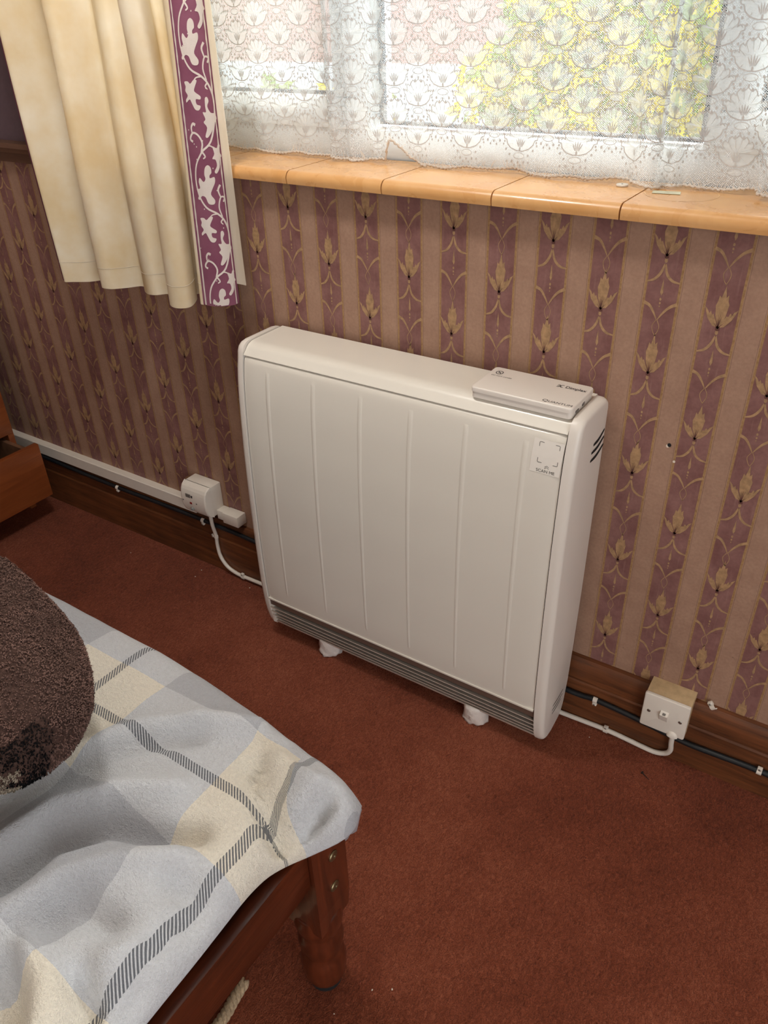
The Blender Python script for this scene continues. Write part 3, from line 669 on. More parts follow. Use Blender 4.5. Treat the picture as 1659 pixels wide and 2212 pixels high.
for j in range(7):
    a = PI/2*j/6
    for k in range(13): b = PI*k/12; V.append((.9455+.0105*math.cos(b)*math.cos(a), -.0460-.0055*math.sin(a), .0868+.0125*math.sin(b)*math.cos(a)))
for j in range(6):
    for k in range(12): F.append((j*13+k, j*13+k+1, j*13+14+k, j*13+13+k))
mk('cable_entry', V, F, M['plastic'], sw, True)
lc = clip('cable_clip', .9990, .1655, -.0075, 2.4, 'empty loose white cable clip hanging above skirting right of switch')
# small things
V, F = tube_geo([Vector((.9134, -.0875, .003)), Vector((.918, -.0900, .0028)), Vector((.9301, -.0967, .0022))], lambda t: .0015-.001*t, 8); nl = root('nail', (.92, -.09, 0), 'dark rusty nail lying on the carpet below the switch', 'nail')
mk('shank', V, F, M['nail'], nl); V, F = tube_geo([Vector((.9125, -.0870, .0034)), Vector((.9140, -.0878, .0032))], .0030, 10); mk('head', V, F, M['nail'], nl)
for i, (x, y, s, lab) in enumerate(((-.55, -.10, .0014, 'pale crumb on the carpet by the left skirting'), (-.318, -.055, .0020, 'pale crumb on the carpet below the fused box'), (-.312, -.085, .0016, 'pale sliver on the carpet below the fused box'), (-.152, -.045, .0016, 'pale crumb by the white flex left of the heater'), (.712, -.105, .0022, 'pinkish white crumb by the heater right end cap'), (.792, -.055, .0012, 'pale crumb below the clip right of heater'), (.690, -.715, .0016, 'white crumb on carpet right of the bed leg'), (.716, -.697, .0016, 'white crumb farthest right of the bed leg'), (.660, -.775, .0014, 'tiny white crumb in front of the bed leg'), (.565, -.735, .0012, 'tiny white crumb left behind the bed leg'))):
    bm = bmesh.new(); bmesh.ops.create_icosphere(bm, subdivisions=1, radius=s)
    for v in bm.verts: v.co = Vector((x, y, s*.6))+v.co*random.uniform(.6, 1.3)
    tag(mkbm('crumb', bm, M['crumb']), lab, 'crumb', 'crumbs on the carpet')
dc = root('plastic_cap', (.668, .088, 1.048), 'round white plastic cap lying on the tiled sill', 'cap')
lathe('rim', [(.0085, 1.0482), (.0092, 1.0488), (.0092, 1.0508), (.0086, 1.0515), (.0078, 1.0512)], .668, .088, M['plastic'], dc, 24); lathe('dimple', [(.0014, 1.0509), (.0013, 1.0517)], .668, .088, M['labelgrey'], dc, 8)
tp = mk('tape_strip', [(.7215, .0735, 1.0486), (.7609, .0815, 1.0486), (.7654, .0620, 1.0486), (.7249, .0557, 1.0486), (.7215, .0735, 1.0490), (.7609, .0815, 1.0490), (.7654, .0620, 1.0490), (.7249, .0557, 1.0490)], [(3, 2, 1, 0), (4, 5, 6, 7), (0, 1, 5, 4), (1, 2, 6, 5), (2, 3, 7, 6), (3, 0, 4, 7)], M['tape'])
tag(tp, 'pale strip of clear tape stuck on the tiled sill', 'tape')

# ------------------------------------------------------------ cream curtain
HEM = .785; CTOP = 1.95
cur = root('drape_curtain', (-.3, -.09, HEM), 'cream cotton curtain with plum vine border hanging left of the window', 'curtain')
cpath = cat_rom([(-.515, -.062, 0), (-.520, -.095, 0), (-.503, -.124, 0), (-.488, -.112, 0), (-.468, -.085, 0), (-.455, -.055, 0), (-.428, -.052, 0), (-.405, -.090, 0), (-.390, -.112, 0), (-.365, -.108, 0), (-.352, -.082, 0), (-.343, -.050, 0), (-.325, -.050, 0), (-.305, -.070, 0), (-.268, -.092, 0), (-.243, -.092, 0), (-.226, -.074, 0), (-.208, -.078, 0), (-.186, -.110, 0), (-.160, -.118, 0), (-.139, -.103, 0), (-.152, -.070, 0), (-.172, -.050, 0), (-.158, -.045, 0), (-.142, -.062, 0), (-.127, -.083, 0), (-.118, -.0835, 0)], 6)
cz = [HEM+(CTOP-HEM)*(k/36)**1.0 for k in range(37)]
def bwarp(x, z):
    t = max(0, min(1.4, (z-HEM)/.53)); return -.0595+(x+.0595)*(1-.30*t)+.012*t
def sheet(name, path, zlist, mat, parent, zoff=lambda s: 0., amp=.006, seed=0, label=None, warp=None):
    V = []; F = []; n = len(path); L = [0]
    for a, b in zip(path, path[1:]): L.append(L[-1]+(b-a).length)
    for z in zlist:
        for i, p in enumerate(path):
            s = L[i]; h = (z-HEM)
            wv = amp*(noise.noise(Vector((s*7+seed, h*2.2, 0)))) * (.4+min(1, h*2.5))
            wq_ = warp(i/(n-1)) if warp else 0.
            px_ = p.x*(1-wq_)+bwarp(p.x, z)*wq_; wv *= 1-wq_
            V.append((px_+wv, p.y+wv*.6-.004*math.sin(h*3+(s if wq_ < 1 else 0.)*5)*(1-wq_), z+zoff(s)*max(0, 1-h/.4)))
    for j in range(len(zlist)-1):
        for i in range(n-1): F.append((j*n+i, j*n+i+1, (j+1)*n+i+1, (j+1)*n+i))
    o = mk(name, V, F, mat, parent, True, label)
    md = o.modifiers.new('cloth', 'SOLIDIFY'); md.thickness = .0012; md.offset = 0; md.use_rim = False
    return o
sheet('curtain_cloth', cpath, cz, M['cream'], cur, lambda s: .004*math.sin(s*30), .008, 1, warp=lambda t: max(0, min(1, (t-.88)/.10)))
# stitched hem fold line
hemp = [Vector((p.x, p.y-.0014, 0)) for p in cpath]
hv = []; Ls = 0.
for i, p in enumerate(cpath):
    if i: Ls += (p-cpath[i-1]).length
    h_ = .044; z_ = HEM+h_; wq_ = max(0, min(1, (i/(len(cpath)-1)-.88)/.10)); wv = .008*noise.noise(Vector((Ls*7+1, h_*2.2, 0)))*(.4+min(1, h_*2.5))*(1-wq_)
    d = (cpath[min(i+1, len(cpath)-1)]-cpath[max(i-1, 0)]).normalized()
    hv.append(Vector((p.x*(1-wq_)+bwarp(p.x, z_)*wq_+wv+d.y*.0007, p.y+wv*.6-.004*math.sin(h_*3+Ls*5)*(1-wq_)-d.x*.0007, z_+.004*math.sin(Ls*30)*(1-h_/.4))))
hv, hf = tube_geo(hv, .0006, 5); mk('hem_stitching', hv, hf, M['lining'], cur, True)
# left turned edge with plum border
sheet('border', cat_rom([(-.513, -.060, 0), (-.5225, -.080, 0), (-.5245, -.100, 0), (-.5175, -.1165, 0)], 5), cz, M['purple'], cur, lambda s: .002, .008, 1, 'narrow plum edge of the curtain on its left side')
bpath = cat_rom([(-.1185, -.0835, 0), (-.100, -.0830, 0), (-.083, -.0785, 0), (-.068, -.0680, 0), (-.0595, -.053, 0), (-.0600, -.040, 0)], 10)
sheet('border', bpath, cz, M['purple'], cur, lambda s: 0, .0, 1, 'plum border strip printed with a cream vine', warp=lambda t: 1.)
Lb = [0]
for a, b in zip(bpath, bpath[1:]): Lb.append(Lb[-1]+(b-a).length)
WB = Lb[-1]
def on_border(s, z):
    s = min(max(s, 0), WB-1e-5)
    for i in range(len(bpath)-1):
        if s <= Lb[i+1]: break
    t = (s-Lb[i])/(Lb[i+1]-Lb[i]); p = bpath[i].lerp(bpath[i+1], t); d = (bpath[i+1]-bpath[i]).normalized()
    h = z-HEM; nx_, ny_ = d.y, -d.x
    return (bwarp(p.x, z)+nx_*.0013, p.y+ny_*.0013, z)
V = []; F = []
for s0, wd in ((.0085, .0040), (WB-.009, .0030)):
    P = [(s0+.0006*noise.noise(Vector((z*60, s0*100, 0))), z) for z in [HEM+.001+k*.012 for k in range(int((CTOP-HEM)/.012))]]
    stroke(V, F, P, lambda t, wd=wd: wd*(1+.25*math.sin(t*900)), on_border, 1)
PV = .232
def vine(z0):
    # px frame: 190 px = field width, 625 px = one period
    FWd = .066; sx = FWd/190; sz = PV/625
    mp2 = lambda a, b: on_border(.0130+a*sx, z0-(b-1090)*sz)
    xl = lambda y: 140+(y-1090)*.114
    def q(pts): return [((x-xl(y)), y) for x, y in pts]
    def stk(pts, w0, w1):
        P = q(pts); stroke(V, F, [(a, b) for a, b in P], lambda t: w0+(w1-w0)*t, mp2, 4)
    def pl(pts, c=None):
        P = cat_rom([(x, y, 0) for x, y in pts[-1:]+pts+pts[:2]], 3)[3:-4] if len(pts) > 6 else [Vector((x, y, 0)) for x, y in pts]
        def put(A, B, C, dep=0):
            if dep < 5 and max((A-B).length, (B-C).length, (C-A).length) > 16:
                e = sorted((((A-B).length, A, B, C), ((B-C).length, B, C, A), ((C-A).length, C, A, B)), key=lambda r: -r[0])[0]; m = (e[1]+e[2])/2
                put(e[1], m, e[3], dep+1); put(m, e[2], e[3], dep+1); return
            n = len(V); V.extend(mp2(*r) for r in q([(A.x, A.y), (B.x, B.y), (C.x, C.y)])); F.append((n, n+1, n+2))
        for t in tessellate_polygon([P]): put(*[P[i] for i in t])
    stk([(222, 1085), (185, 1145), (177, 1215), (196, 1290), (240, 1350), (300, 1382), (340, 1420), (366, 1480), (370, 1560), (345, 1665), (292, 1710)], 9, 10)
    pl([(236, 1160), (252, 1148), (268, 1160), (272, 1185), (262, 1196), (264, 1210), (288, 1206), (291, 1232), (276, 1262), (268, 1288), (290, 1316), (284, 1336), (254, 1332), (236, 1300), (214, 1294), (200, 1312), (188, 1306), (196, 1284), (180, 1262), (204, 1256), (196, 1226), (204, 1206), (226, 1226), (238, 1212), (232, 1190)], (238, 1252))
    pl([(198, 1404), (222, 1402), (238, 1412), (258, 1396), (276, 1400), (262, 1430), (262, 1446), (294, 1466), (292, 1480), (268, 1478), (272, 1500), (294, 1508), (284, 1526), (262, 1522), (244, 1496), (230, 1478), (208, 1492), (204, 1480), (218, 1462), (202, 1442), (206, 1424)], (240, 1446))
    stk([(300, 1384), (272, 1388), (250, 1410)], 7, 5)
    stk([(290, 1712), (296, 1670), (274, 1636), (244, 1624), (226, 1640), (224, 1656), (240, 1664)], 9, 11)
    stk([(236, 1626), (232, 1600), (244, 1584), (258, 1590)], 8, 14)
    stk([(222, 1085), (240, 1108), (228, 1118)], 10, 6)
    pl([(318, 1476), (330, 1472), (338, 1490), (330, 1512), (348, 1540), (372, 1546), (384, 1570), (366, 1590), (352, 1622), (330, 1648), (316, 1642), (326, 1604), (308, 1580), (318, 1566), (304, 1536), (322, 1536), (318, 1510)], (338, 1568))
    pl([(352, 1690), (376, 1700), (384, 1684), (398, 1690), (392, 1716), (408, 1740), (392, 1752), (392, 1790), (374, 1816), (362, 1806), (376, 1780), (368, 1752), (350, 1746), (362, 1724)], (382, 1732))
    stk([(292, 1712), (330, 1686), (356, 1694)], 8, 6)
    stk([(330, 1402), (312, 1352), (322, 1306), (344, 1310), (338, 1330)], 7, 9); stk([(322, 1306), (308, 1270), (320, 1246)], 7, 12)
    stk([(336, 1410), (322, 1426), (334, 1440)], 9, 5)
    for k in range(9):
        a = random.uniform(175, 330); b = random.uniform(1090, 1715); pl(ell(a+(b-1400)*.1, b, 3, 4, 5))
for k in range(6):
    z0 = HEM+.2905+PV*(k-1)
    n0 = len(V); f0 = len(F); vine(z0)
    if z0-PV < HEM:
        keep = [f for f in F[f0:] if min(V[i][2] for i in f) > HEM+.001]; F[f0:] = keep
keep = [f for f in F if max(V[i][2] for i in f) < CTOP-.001]
vp = mk('vine_print', V, keep, M['vine'], cur, label='cream scrolling vine print on the plum border')
sheet('lining', cat_rom([(-.1300, -.047, 0), (-.100, -.043, 0), (-.070, -.039, 0), (-.046, -.0375, 0), (-.033, -.0385, 0)], 5), [HEM+.040+(CTOP-HEM-.04)*k/30 for k in range(31)], M['lining'], cur, lambda s: 0, .003, 4, 'pale lining showing beside the border')

# ------------------------------------------------------------ lace net curtain
net = root('lace_curtain', (.46, .1, 1.05), 'white lace net curtain with shell motifs across the whole window', 'net curtain')
npath = cat_rom([(WX0+.02, .112, 0), (-.42, .100, 0), (-.33, .112, 0), (-.24, .108, 0), (-.18, .112, 0), (-.12, .110, 0), (-.075, .104, 0), (-.03, .112, 0), (.04, .112, 0), (.085, .108, 0), (.103, .098, 0), (.100, .088, 0), (.112, .083, 0), (.122, .092, 0), (.128, .104, 0), (.140, .096, 0), (.150, .104, 0), (.172, .110, 0), (.186, .104, 0), (.198, .112, 0), (.210, .104, 0), (.222, .098, 0), (.236, .106, 0), (.252, .112, 0), (.268, .106, 0), (.282, .112, 0), (.32, .109, 0), (.40, .113, 0), (.50, .112, 0), (.545, .106, 0), (.59, .113, 0), (.655, .110, 0), (.678, .100, 0), (.686, .082, 0), (.712, .074, 0), (.722, .088, 0), (.712, .100, 0), (.722, .104, 0), (.736, .092, 0), (.744, .098, 0), (.755, .110, 0), (.80, .113, 0), (.850, .108, 0), (.866, .092, 0), (.860, .080, 0), (.885, .074, 0), (.92, .088, 0), (.98, .108, 0), (1.08, .110, 0), (1.2, .106, 0), (1.32, .112, 0), (WX1-.02, .108, 0)], 6)
Ln = [0]
for a, b in zip(npath, npath[1:]): Ln.append(Ln[-1]+(b-a).length)
NB, NTOP = 1.0515, 1.99
def hem_lift(x):
    t = (x-.232)
    if -.018 < t <= 0: return .040*(1+t/.018)
    if 0 < t < .075: return .040*(1-t/.075)**1.6
    return .0025+.0020*math.sin(x*31)+.0018*math.sin(x*67+1)
def net_at(s, z, off=0.):
    s = min(max(s, 0), Ln[-1]-1e-6)
    lo, hi = 0, len(Ln)-1
    while hi-lo > 1:
        m = (lo+hi)//2
        if Ln[m] <= s: lo = m
        else: hi = m
    t = (s-Ln[lo])/(Ln[lo+1]-Ln[lo]); p = npath[lo].lerp(npath[lo+1], t); d = (npath[lo+1]-npath[lo]).normalized()
    h = z-NB; fl = math.exp(-h/.045)
    y = p.y; x = p.x
    # near the sill the folds flatten out and billow a little towards the room
    y = y*(1-.25*fl)+.25*fl*.100 - .010*fl*(.5+.5*math.sin(x*23+.6)) + .0025*math.sin(x*120+z*30)*fl
    x = x+.010*fl*math.sin(x*9)
    return Vector((x+d.y*off, y-d.x*off, z))
zl = [NB+(NTOP-NB)*(k/60)**1.5 for k in range(61)]; sl_ = [Ln[-1]*k/900 for k in range(901)]
V = []; F = []; UV = []; n = len(sl_); hl = [hem_lift(net_at(s, NB+.02).x) for s in sl_]
for z in zl:
    for i, s in enumerate(sl_):
        zz_ = z+hl[i]*max(0, 1-(z-NB)/.09); V.append(net_at(s, zz_)); UV.append((s, zz_))
for j in range(len(zl)-1):
    for i in range(n-1): F.append((j*n+i, j*n+i+1, (j+1)*n+i+1, (j+1)*n+i))
mk('net_ground', V, F, M['net'], net, True, uv=UV)
# shell motifs on the net
VFl = []; FFl = []; VL = []; FL = []
SXP, SZP = .1010, .0610
def shell(s0, z0):
    mp = lambda a, b: net_at(s0+a, z0+b, .0006); ml = lambda a, b: net_at(s0+a, z0+b, .0010)
    nP = 7; petals = []
    outline = [(-.006, 0), (-.017, .0035), (-.024, .010), (-.0265, .017), (-.031, .0185), (-.031, .0235), (-.0265, .0255)]
    tops = []
    for k in range(nP):
        a = PI*(.86-.72*k/(nP-1)); tops.append((.0265*math.cos(a)*1.02, .012+.0285*math.sin(a)))
    top = []
    for k, (a, b) in enumerate(tops):
        for da in (-.0032, 0, .0032):
            top.append((a+da, b-(.0022 if da else -.0010)))
    out2 = outline + top + [(-x, z) for x, z in reversed(outline)]
    fan(VFl, FFl, out2, mp, (0, .018))
    stroke(VL, FL, out2+[out2[0]], lambda t: .0017, ml, 1)
    for k, (a, b) in enumerate(tops):
        if k in (1, 2, 3, 4, 5): stroke(VL, FL, [(a*.16, .006), (a*.45, .006+(b-.006)*.42)], lambda t: .0022*math.sin(PI*(.1+.85*t)), ml, 3)
    for k in range(nP-1):
        a = (tops[k][0]+tops[k+1][0])/2; b = (tops[k][1]+tops[k+1][1])/2-.002; stroke(VL, FL, [(a*.62, .008+(b-.008)*.6), (a, b)], lambda t: .0006, ml, 1)
    fan(VFl, FFl, ell(0, -.0075, .0105, .0048, 10), mp)
    stroke(VL, FL, ell(0, -.0075, .0105, .0048, 12)+[(.0105, -.0075)], lambda t: .0010, ml, 1); fan(VL, FL, ell(0, .003, .0018, .0032, 8), ml)
    for a, b, r in ((-.018, -.006, .0022), (.018, -.006, .0022), (-.0255, .002, .0022), (.0255, .002, .0022), (-.012, -.0165, .0024), (.012, -.0165, .0024), (0, -.0175, .0022), (-.021, -.0165, .0020), (.021, -.0165, .0020), (-.031, .0095, .0019), (.031, .0095, .0019), (-.006, -.022, .0020), (.006, -.022, .0020)):
        fan(VL, FL, ell(a, b, r*.8, r, 7), ml)
    for sgn in (-1, 1):
        for k in range(4): stroke(VL, FL, [(sgn*(.031+.004*k), .030-.0075*k), (sgn*(.037+.004*k), .0385-.0075*k)], lambda t: .0006, ml, 1)
ns = int(Ln[-1]/SXP)
for r in range(13):
    for k in range(ns+1):
        s0 = .03+SXP*(k+(.5 if r % 2 else 0)); z0 = 1.0845+r*SZP/2
        if s0 > Ln[-1]-.04: continue
        if 1.05 < z0 < 1.47: shell(s0, z0)
for VA, FA, nm, mt in ((VFl, FFl, 'shell_motifs', 'lacefill'), (VL, FL, 'shell_outlines', 'laceline')):
    o = mk(nm, VA, FA, M[mt], net, label='shell pattern woven in the lace'); o['kind'] = 'stuff'
# ruffled hem
P = []
for i, s in enumerate(sl_):
    p = net_at(s, NB+hl[i], .0012); P.append(Vector((p.x, p.y+.0012*math.sin(s*900), p.z+.0009*math.sin(s*700+1))))
Vt, Ft = tube_geo(P, lambda t: .0021+.0007*math.sin(t*1900), 6); mk('hem_edge', Vt, Ft, M['hemtrim'], net, True, 'gathered cream hem of the net')
V = []; F = []
for k in range(340):     # pulled threads along the hem
    s = random.uniform(.05, Ln[-1]-.05); i = int(s/Ln[-1]*900); z = NB+hl[i]; a = random.uniform(-.012, .012); b = random.uniform(.004, .016)
    stroke(V, F, [(s, z), (s+a*.4, z+b*.6), (s+a, z+b)], lambda t: .0009*(1-t)+.0002, lambda u, v: net_at(u, v, .0012), 3)
o = mk('hem_threads', V, F, M['hemtrim'], net); o['kind'] = 'stuff'

# ------------------------------------------------------------ bed
BX0, BX1, BY0, BY1 = -1.38, .650, -1.62, -.700
bed = root('bed', (-.36, -1.16, 0), 'dark red stained wooden bed frame with turned legs', 'bed')
def bed_leg(cx, cy):
    lg = root('bed_leg', (cx, cy, 0)); par(lg, bed); h = .035
    bm = bmesh.new(); bbox(bm, cx-h, cx+h, cy-h, cy+h, .232, .408)
    # tapered lower end
    rl = bmesh.ops.create_cone(bm, cap_ends=True, segments=4, radius1=.0465, radius2=h*math.sqrt(2), depth=.045)
    bmesh.ops.rotate(bm, verts=rl['verts'], cent=(0, 0, 0), matrix=Matrix.Rotation(PI/4, 3, 'Z')); bmesh.ops.translate(bm, verts=rl['verts'], vec=(cx, cy, .232-.0225))
    mkbm('post_block', bm, M['legwood'], lg)
    pr_ = [(.0270, .018), (.0310, .022), (.0335, .035), (.0352, .055), (.0350, .070), (.0325, .084), (.0292, .0925), (.0300, .097), (.0325, .104), (.0345, .116), (.0350, .126), (.0335, .138), (.0305, .147), (.0315, .152), (.0350, .162), (.0372, .174), (.0375, .186), (.0365, .198), (.0345, .207)]
    lathe('turned_foot', pr_, cx, cy, M['legwood'], lg, 40)
    lathe('castor_pad', [(.022, 0), (.026, .002), (.027, .012), (.026, .019)], cx, cy, M['dark'], lg, 20)
    return lg
l1 = bed_leg(BX1-.035, BY1-.035)
for cx, cy in ((BX1-.035, BY0+.035), (BX0+.035, BY0+.035), (BX0+.035, BY1-.035)): bed_leg(cx, cy)
for z, y in ((.337, -.7285), (.2715, -.7315)):
    o = lathe('bolt', [(.0090, 0), (.0086, .0015), (.0060, .0028), (.0025, .0030), (.0020, .0016)], 0, 0, M['brass'], l1, 18); o.matrix_basis = Matrix.Translation((BX1-.0002, y, z)) @ Matrix.Rotation(PI/2, 4, 'Y')
    o.matrix_parent_inverse = Matrix.Translation(-Vector((BX1-.035, BY1-.035, 0))); o.matrix_basis = Matrix.Translation((BX1-.0002, y, z)) @ Matrix.Rotation(PI/2, 4, 'Y')
box('end_rail', BX1-.030, BX1-.006, BY0+.07, BY1-.07, .313, .398, M['bedwood'], bed, .003)
box('end_rail', BX0+.006, BX0+.030, BY0+.07, BY1-.07, .313, .398, M['bedwood'], bed, .003)
box('side_rail', BX0+.07, BX1-.07, BY1-.032, BY1-.010, .315, .398, M['bedwood'], bed, .003); box('side_rail', BX0+.07, BX1-.07, BY0+.010, BY0+.032, .315, .398, M['bedwood'], bed, .003)
for k in range(12): xx = BX0+.12+k*.155; box('slat', xx, xx+.07, BY0+.033, BY1-.033, .372, .388, M['bedwood'], bed)
# mattress
bm = bmesh.new(); bbox(bm, BX0+.05, .565, BY0+.05, BY1-.065, .389, .427, .018, 4)
tag(mkbm('mattress', bm, M['mattress'], auto=.8), 'dark mattress edge under the checked duvet', 'mattress')
# duvet
XR = [(0, .684), (.015, .700), (.04, .703), (.06, .690), (.085, .655), (.11, .638), (.16, .636), (.25, .639), (.4, .641), (1, .645)]
YFt = [(0, -.716), (.02, -.703), (.05, -.692), (.15, -.674), (.25, -.660), (.38, -.648), (.7, -.644), (1.2, -.65), (2.1, -.65)]
def ridge(x, y, pts, amp, wd):
    best = 9
    for (a, b), (c, d) in zip(pts, pts[1:]):
        vx, vy = c-a, d-b; t = max(0, min(1, ((x-a)*vx+(y-b)*vy)/(vx*vx+vy*vy))); q = math.hypot(x-a-t*vx, y-b-t*vy); best = min(best, q)
    return amp*math.exp(-(best/wd)**2)
def unp(px, py, z):
    d = fw+rt*((px-829.5)/FPX)-up*((py-1106)/FPX); t = (z-CZ)/d.z; return (CX+t*d.x, CY+t*d.y)
def U(*pts): return [unp(a, b, .487) for a, b in pts]
RID = [(U((0, 1900), (110, 1815), (240, 1775), (350, 1800), (420, 1790)), -.016, .016), (U((0, 1830), (120, 1750), (260, 1712), (380, 1705)), .010, .017), (U((0, 1990), (130, 1900), (260, 1860), (380, 1850)), .009, .016),
       (U((0, 1740), (160, 1660), (300, 1610), (420, 1590)), -.007, .014), (U((0, 1690), (150, 1625), (300, 1570), (420, 1555), (560, 1570)), .006, .014), (U((380, 1900), (420, 1930), (400, 1970)), -.010, .018), (U((110, 1990), (170, 1955), (230, 1990)), -.010, .020),
       (U((545, 1655), (560, 1720), (590, 1780)), -.014, .014), (U((600, 1640), (650, 1680), (690, 1705)), .009, .013), (U((700, 1735), (660, 1760)), -.020, .012), (U((0, 2080), (15, 2140), (10, 2212)), -.015, .016), (U((165, 2110), (190, 2160), (160, 2212)), -.013, .013), (U((60, 2050), (100, 2130), (90, 2212)), .008, .018),
       (U((330, 2030), (300, 2100), (260, 2150)), -.008, .012), (U((430, 1560), (560, 1575), (620, 1600)), .006, .018), (U((240, 2060), (280, 2040), (310, 2060)), .007, .02)]
def duvet_pt(a, b, top):
    x = smooth_tab(XR, a, .02)-b; y = smooth_tab(YFt, b, .06)-a
    R = .030; pa = math.sqrt(max(0, 1-(1-min(a/R, 1))**2)); pb = math.sqrt(max(0, 1-(1-min(b/R, 1))**2)); q = pa*pb
    zm = .458-(.016*math.exp(-a/.04)+.030*math.exp(-b/.032))*(1-.72*math.exp(-(a/.075)**4-(b/.09)**4))
    ear = math.exp(-((a-.03)**2+(b-.03)**2)/.0030)
    zm += .004*ear - .010*math.exp(-((a-.10)**2)/.0012-(b/.05)**2)
    if top:
        wr_ = 2.1*sum(ridge(x, y, *r) for r in RID)+.0045*noise.noise(Vector((x*9, y*9, 0)))+.0022*noise.noise(Vector((x*26, y*22, 3)))
        wr_ += -.024*math.exp(-((math.hypot(a, b)-.098)/.010)**2)*math.exp(-(b/.065)**2)+.008*math.exp(-((math.hypot(a, b)-.125)/.013)**2)*math.exp(-(b/.075)**2)
        wr_ += .003*math.sin(x*55+y*20)*math.exp(-a/.06)*.5
        return (x, y, zm+(.030+.010*ear)*q+wr_*min(1, q**1.5))
    return (x, y, zm-(.022+.010*ear)*q+.003*noise.noise(Vector((x*18, y*18, 7)))*q)
def axis_steps(L, fine, nf, R):
    o = [R*(k/nf)**1.6 for k in range(nf+1)]; x = R
    while x < L: x += fine*(1 if x < .75 else 3); o.append(min(x, L))
    return o
As = axis_steps(.935, .008, 10, .045); Bs = axis_steps(2.02, .008, 10, .045)
V = []; F = []; UV = []; na, nb = len(As), len(Bs)
for top in (True, False):
    for a in As:
        for b in Bs:
            p = duvet_pt(a, b, top); V.append(p); UV.append((p[0], p[1]+.085*max(0, min(1, (.104-math.hypot(a, b))/.022))))
for j in range(na-1):
    for i in range(nb-1):
        F.append((j*nb+i, j*nb+i+1, (j+1)*nb+i+1, (j+1)*nb+i)); o_ = na*nb; F.append((o_+j*nb+i, o_+(j+1)*nb+i, o_+(j+1)*nb+i+1, o_+j*nb+i+1))
dv = mk('duvet', V, F, M['duvet'], None, True, uv=UV)
bm = bmesh.new(); bm.from_mesh(dv.data); bmesh.ops.remove_doubles(bm, verts=bm.verts, dist=1e-5); bmesh.ops.recalc_face_normals(bm, faces=bm.faces); bm.to_mesh(dv.data); bm.free()
tag(dv, 'grey and cream checked duvet spread over the bed', 'duvet')
# loose sheet hanging below the corner
V = []; F = []
pp = cat_rom([(.640, -.692, 0), (.656, -.694, 0), (.668, -.690, 0), (.662, -.680, 0), (.672, -.676, 0), (.655, -.672, 0), (.625, -.676, 0)], 5)
for j, z in enumerate((.385, .370, .352, .330)):
    for i, p in enumerate(pp): V.append((p.x-.010-.003*j, p.y-.001*j, z+.005*math.sin(i*.7)*(j == 3)))
n = len(pp)
for j in range(3):
    for i in range(n-1): F.append((j*n+i, j*n+i+1, (j+1)*n+i+1, (j+1)*n+i))
sh = mk('bed_sheet', V, F, M['sheet'], None, True); md = sh.modifiers.new('cloth', 'SOLIDIFY'); md.thickness = .002; tag(sh, 'grey mauve sheet corner hanging down behind the bed leg', 'sheet')
# brown fleece cushion
cu_ = root('fleece_cushion', (.032, -.893, .492), 'brown fleecy bolster cushion with black patch lying on the duvet', 'cushion')
CC = Vector((.032, -.893, .606)); SA = (.385, .148, .106); RZ = Matrix.Rotation(-.079, 3, 'Z')
def cus(th, ph, k=1.):
    v = [math.cos(th), math.sin(th)*math.cos(ph), math.sin(th)*math.sin(ph)]
    q = [math.copysign(abs(c)**.8, c)*s*k for c, s in zip(v, SA)]; p = Vector(q)
    p *= 1+.03*noise.noise(Vector(v)*2.5)
    return CC+RZ @ p
V = []; F = []; NU, NV = 48, 64
for i in range(NU+1):
    for j in range(NV): V.append(cus(PI*i/NU, 2*PI*j/NV))
for i in range(NU):
    for j in range(NV): F.append((i*NV+j, (i+1)*NV+j, (i+1)*NV+(j+1) % NV, i*NV+(j+1) % NV))
mk('cushion_cover', V, F, M['fleece'], cu_, True)
groups = {'pile': ([], []), 'pileblack': ([], []), 'pilecream': ([], [])}
rd = random.Random(21)
for k in range(80000):
    v = Vector((rd.gauss(0, 1), rd.gauss(0, 1), rd.gauss(0, 1))).normalized()
    if v.x < .15 : continue
    th = math.acos(max(-1, min(1, v.x))); ph = math.atan2(v.z, v.y); p = cus(th, ph); nrm = (p-CC); nrm = Vector((nrm.x/SA[0]**2, nrm.y/SA[1]**2, nrm.z/SA[2]**2)).normalized()
    if nrm.dot(camo.location-p) < -.35: continue
    edge = -.40+.16*noise.noise(p*14)+.9*(p.x-.33)*-1.0*0
    lowz = (p.z-.606)/.106
    g = 'pile'
    if lowz < .38+.3*noise.noise(p*17) and p.y < -.932+.03*noise.noise(p*12+Vector((3, 1, 0))):
        g = 'pileblack'
        if lowz < .02 and p.y < -.962 and noise.noise(p*22+Vector((5, 2, 1))) > -.15: g = 'pilecream'
    VV, FF = groups[g]
    r1 = Vector((rd.gauss(0, 1), rd.gauss(0, 1), rd.gauss(0, 1))); tg = (r1-nrm*r1.dot(nrm)).normalized(); sd = nrm.cross(tg); L = rd.uniform(.003, .0055)*(.75+.6*noise.noise(p*90)); wq = .0007
    p1 = p+nrm*L*.55+tg*L*.15; p2 = p+nrm*L*.75+tg*L*.7; n = len(VV)
    VV += [p-nrm*.001-sd*wq, p-nrm*.001+sd*wq, p1-sd*wq, p1+sd*wq, p2]; FF += [(n, n+1, n+3, n+2), (n+2, n+3, n+4)]
for g, nm in (('pile', 'brown_pile'), ('pileblack', 'black_pile'), ('pilecream', 'cream_pile')):
    if groups[g][0]: o = mk(nm, groups[g][0], groups[g][1], M[g], cu_); o['kind'] = 'stuff'
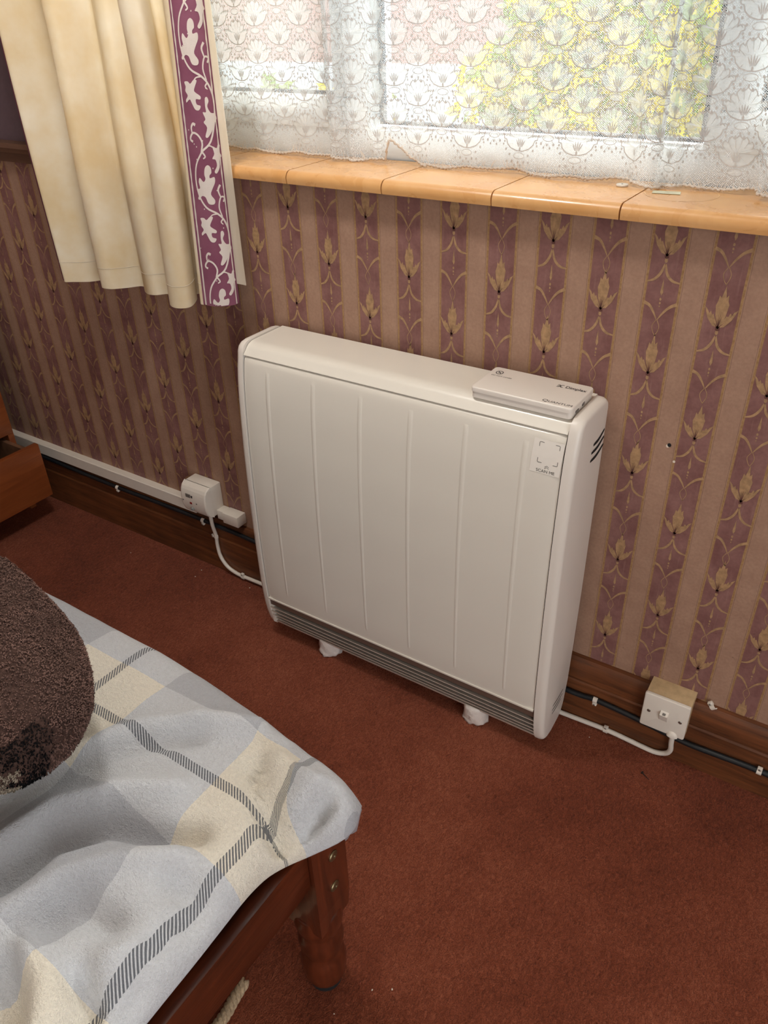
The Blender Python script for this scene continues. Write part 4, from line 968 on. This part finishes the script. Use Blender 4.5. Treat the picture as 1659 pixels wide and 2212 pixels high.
# rope under the bed
rp = root('rope', (.53, -.89, 0), 'beige twisted rope lying on the carpet under the bed rail', 'rope')
axis = cat_rom([(.515, -.815, .010), (.519, -.845, .010), (.523, -.870, .010), (.522, -.90, .010), (.51, -.97, .010), (.47, -1.05, .010)], 14)
for k in range(3):
    P = []
    for i, q in enumerate(axis):
        a = i*.42+k*2*PI/3; t = (axis[min(i+1, len(axis)-1)]-axis[max(i-1, 0)]).normalized(); sd = t.cross(Vector((0, 0, 1))).normalized(); P.append(q+sd*math.cos(a)*.0048+Vector((0, 0, 1))*math.sin(a)*.0048)
    V, F = tube_geo(P, .0052, 8); mk('strand', V, F, M['rope'], rp, True)

# ------------------------------------------------------------ unseen ceiling lamp, added to lift the indoor brightness
LX, LY, LZ = .15, -.50, 2.14
lp = root('added_ceiling_lamp', (LX, LY, CEIL), 'unseen white pendant lamp added to brighten the room', 'lamp')
lathe('ceiling_rose', [(.045, CEIL-.022), (.05, CEIL-.018), (.05, CEIL-.001)], LX, LY, M['plastic'], lp, 24)
tube('cord', [(LX, LY, CEIL-.02), (LX, LY, LZ+.09)], .003, M['plastic'], lp, 8, 2)
lathe('bulb_holder', [(.016, LZ+.045), (.018, LZ+.05), (.018, LZ+.09), (.01, LZ+.095)], LX, LY, M['plastic'], lp, 16)
tb = NT('added_lit_bulb'); em = tb.n('ShaderNodeEmission'); em.inputs[0].default_value = (1, .9, .78, 1); em.inputs[1].default_value = FILL_LAMP*2; tb.done(em.outputs[0])
lathe('bulb', [(.006, LZ-.034), (.020, LZ-.028), (.029, LZ-.010), (.029, LZ+.006), (.018, LZ+.034), (.014, LZ+.045)], LX, LY, tb.m, lp, 20)
pl_ = D.lights.new('added_bulb_light', 'POINT'); pl_.energy = FILL_LAMP; pl_.color = (1, .975, .94); pl_.shadow_soft_size = .09
plo = D.objects.new('added_bulb_light', pl_); COL.objects.link(plo); plo.location = (LX, LY, LZ-.14); par(plo, lp)

# ------------------------------------------------------------ chest of drawers
CXF, CYW, CYE = -1.0, -.080, -.560
ch = root('chest_of_drawers', (-1.22, -.32, 0), 'orange brown wooden chest with its bottom drawer pulled open', 'chest')
box('side_panel', LWX+.012, CXF-.002, CYW-.018, CYW, 0, .70, M['chest'], ch); box('side_panel', LWX+.012, CXF-.002, CYE, CYE+.018, 0, .70, M['chest'], ch)
box('top_board', LWX+.012, CXF+.01, CYE-.005, CYW+.005, .70, .722, M['chest'], ch, .003); box('back_board', LWX+.012, LWX+.022, CYE+.018, CYW-.018, .02, .70, M['chest_in'], ch)
box('plinth', LWX+.03, CXF-.02, CYE+.018, CYW-.018, .0, .060, M['chest'], ch)
def drawer(z0, z1, out, lab=None):
    dr = root('drawer', (CXF+out, (CYW+CYE)/2, z0)); par(dr, ch)
    if lab: dr['label'] = lab
    xf = CXF+out
    box('drawer_front', xf-.018, xf, CYE+.002, CYW-.002, z0, z1, M['chest'], dr, .0015)
    for y in (CYW-.034, CYE+.022): box('drawer_side', xf-.40, xf-.018, y, y+.012, z0+.012, z1-.012, M['chest_in'], dr)
    box('drawer_back', xf-.40, xf-.388, CYE+.034, CYW-.034, z0+.012, z1-.03, M['chest_in'], dr); box('drawer_base', xf-.388, xf-.018, CYE+.034, CYW-.034, z0+.012, z0+.018, M['chest_in'], dr)
    return dr
drawer(.082, .252, .115, 'bottom drawer standing open'); drawer(.258, .470, 0.0); drawer(.476, .694, 0.0)
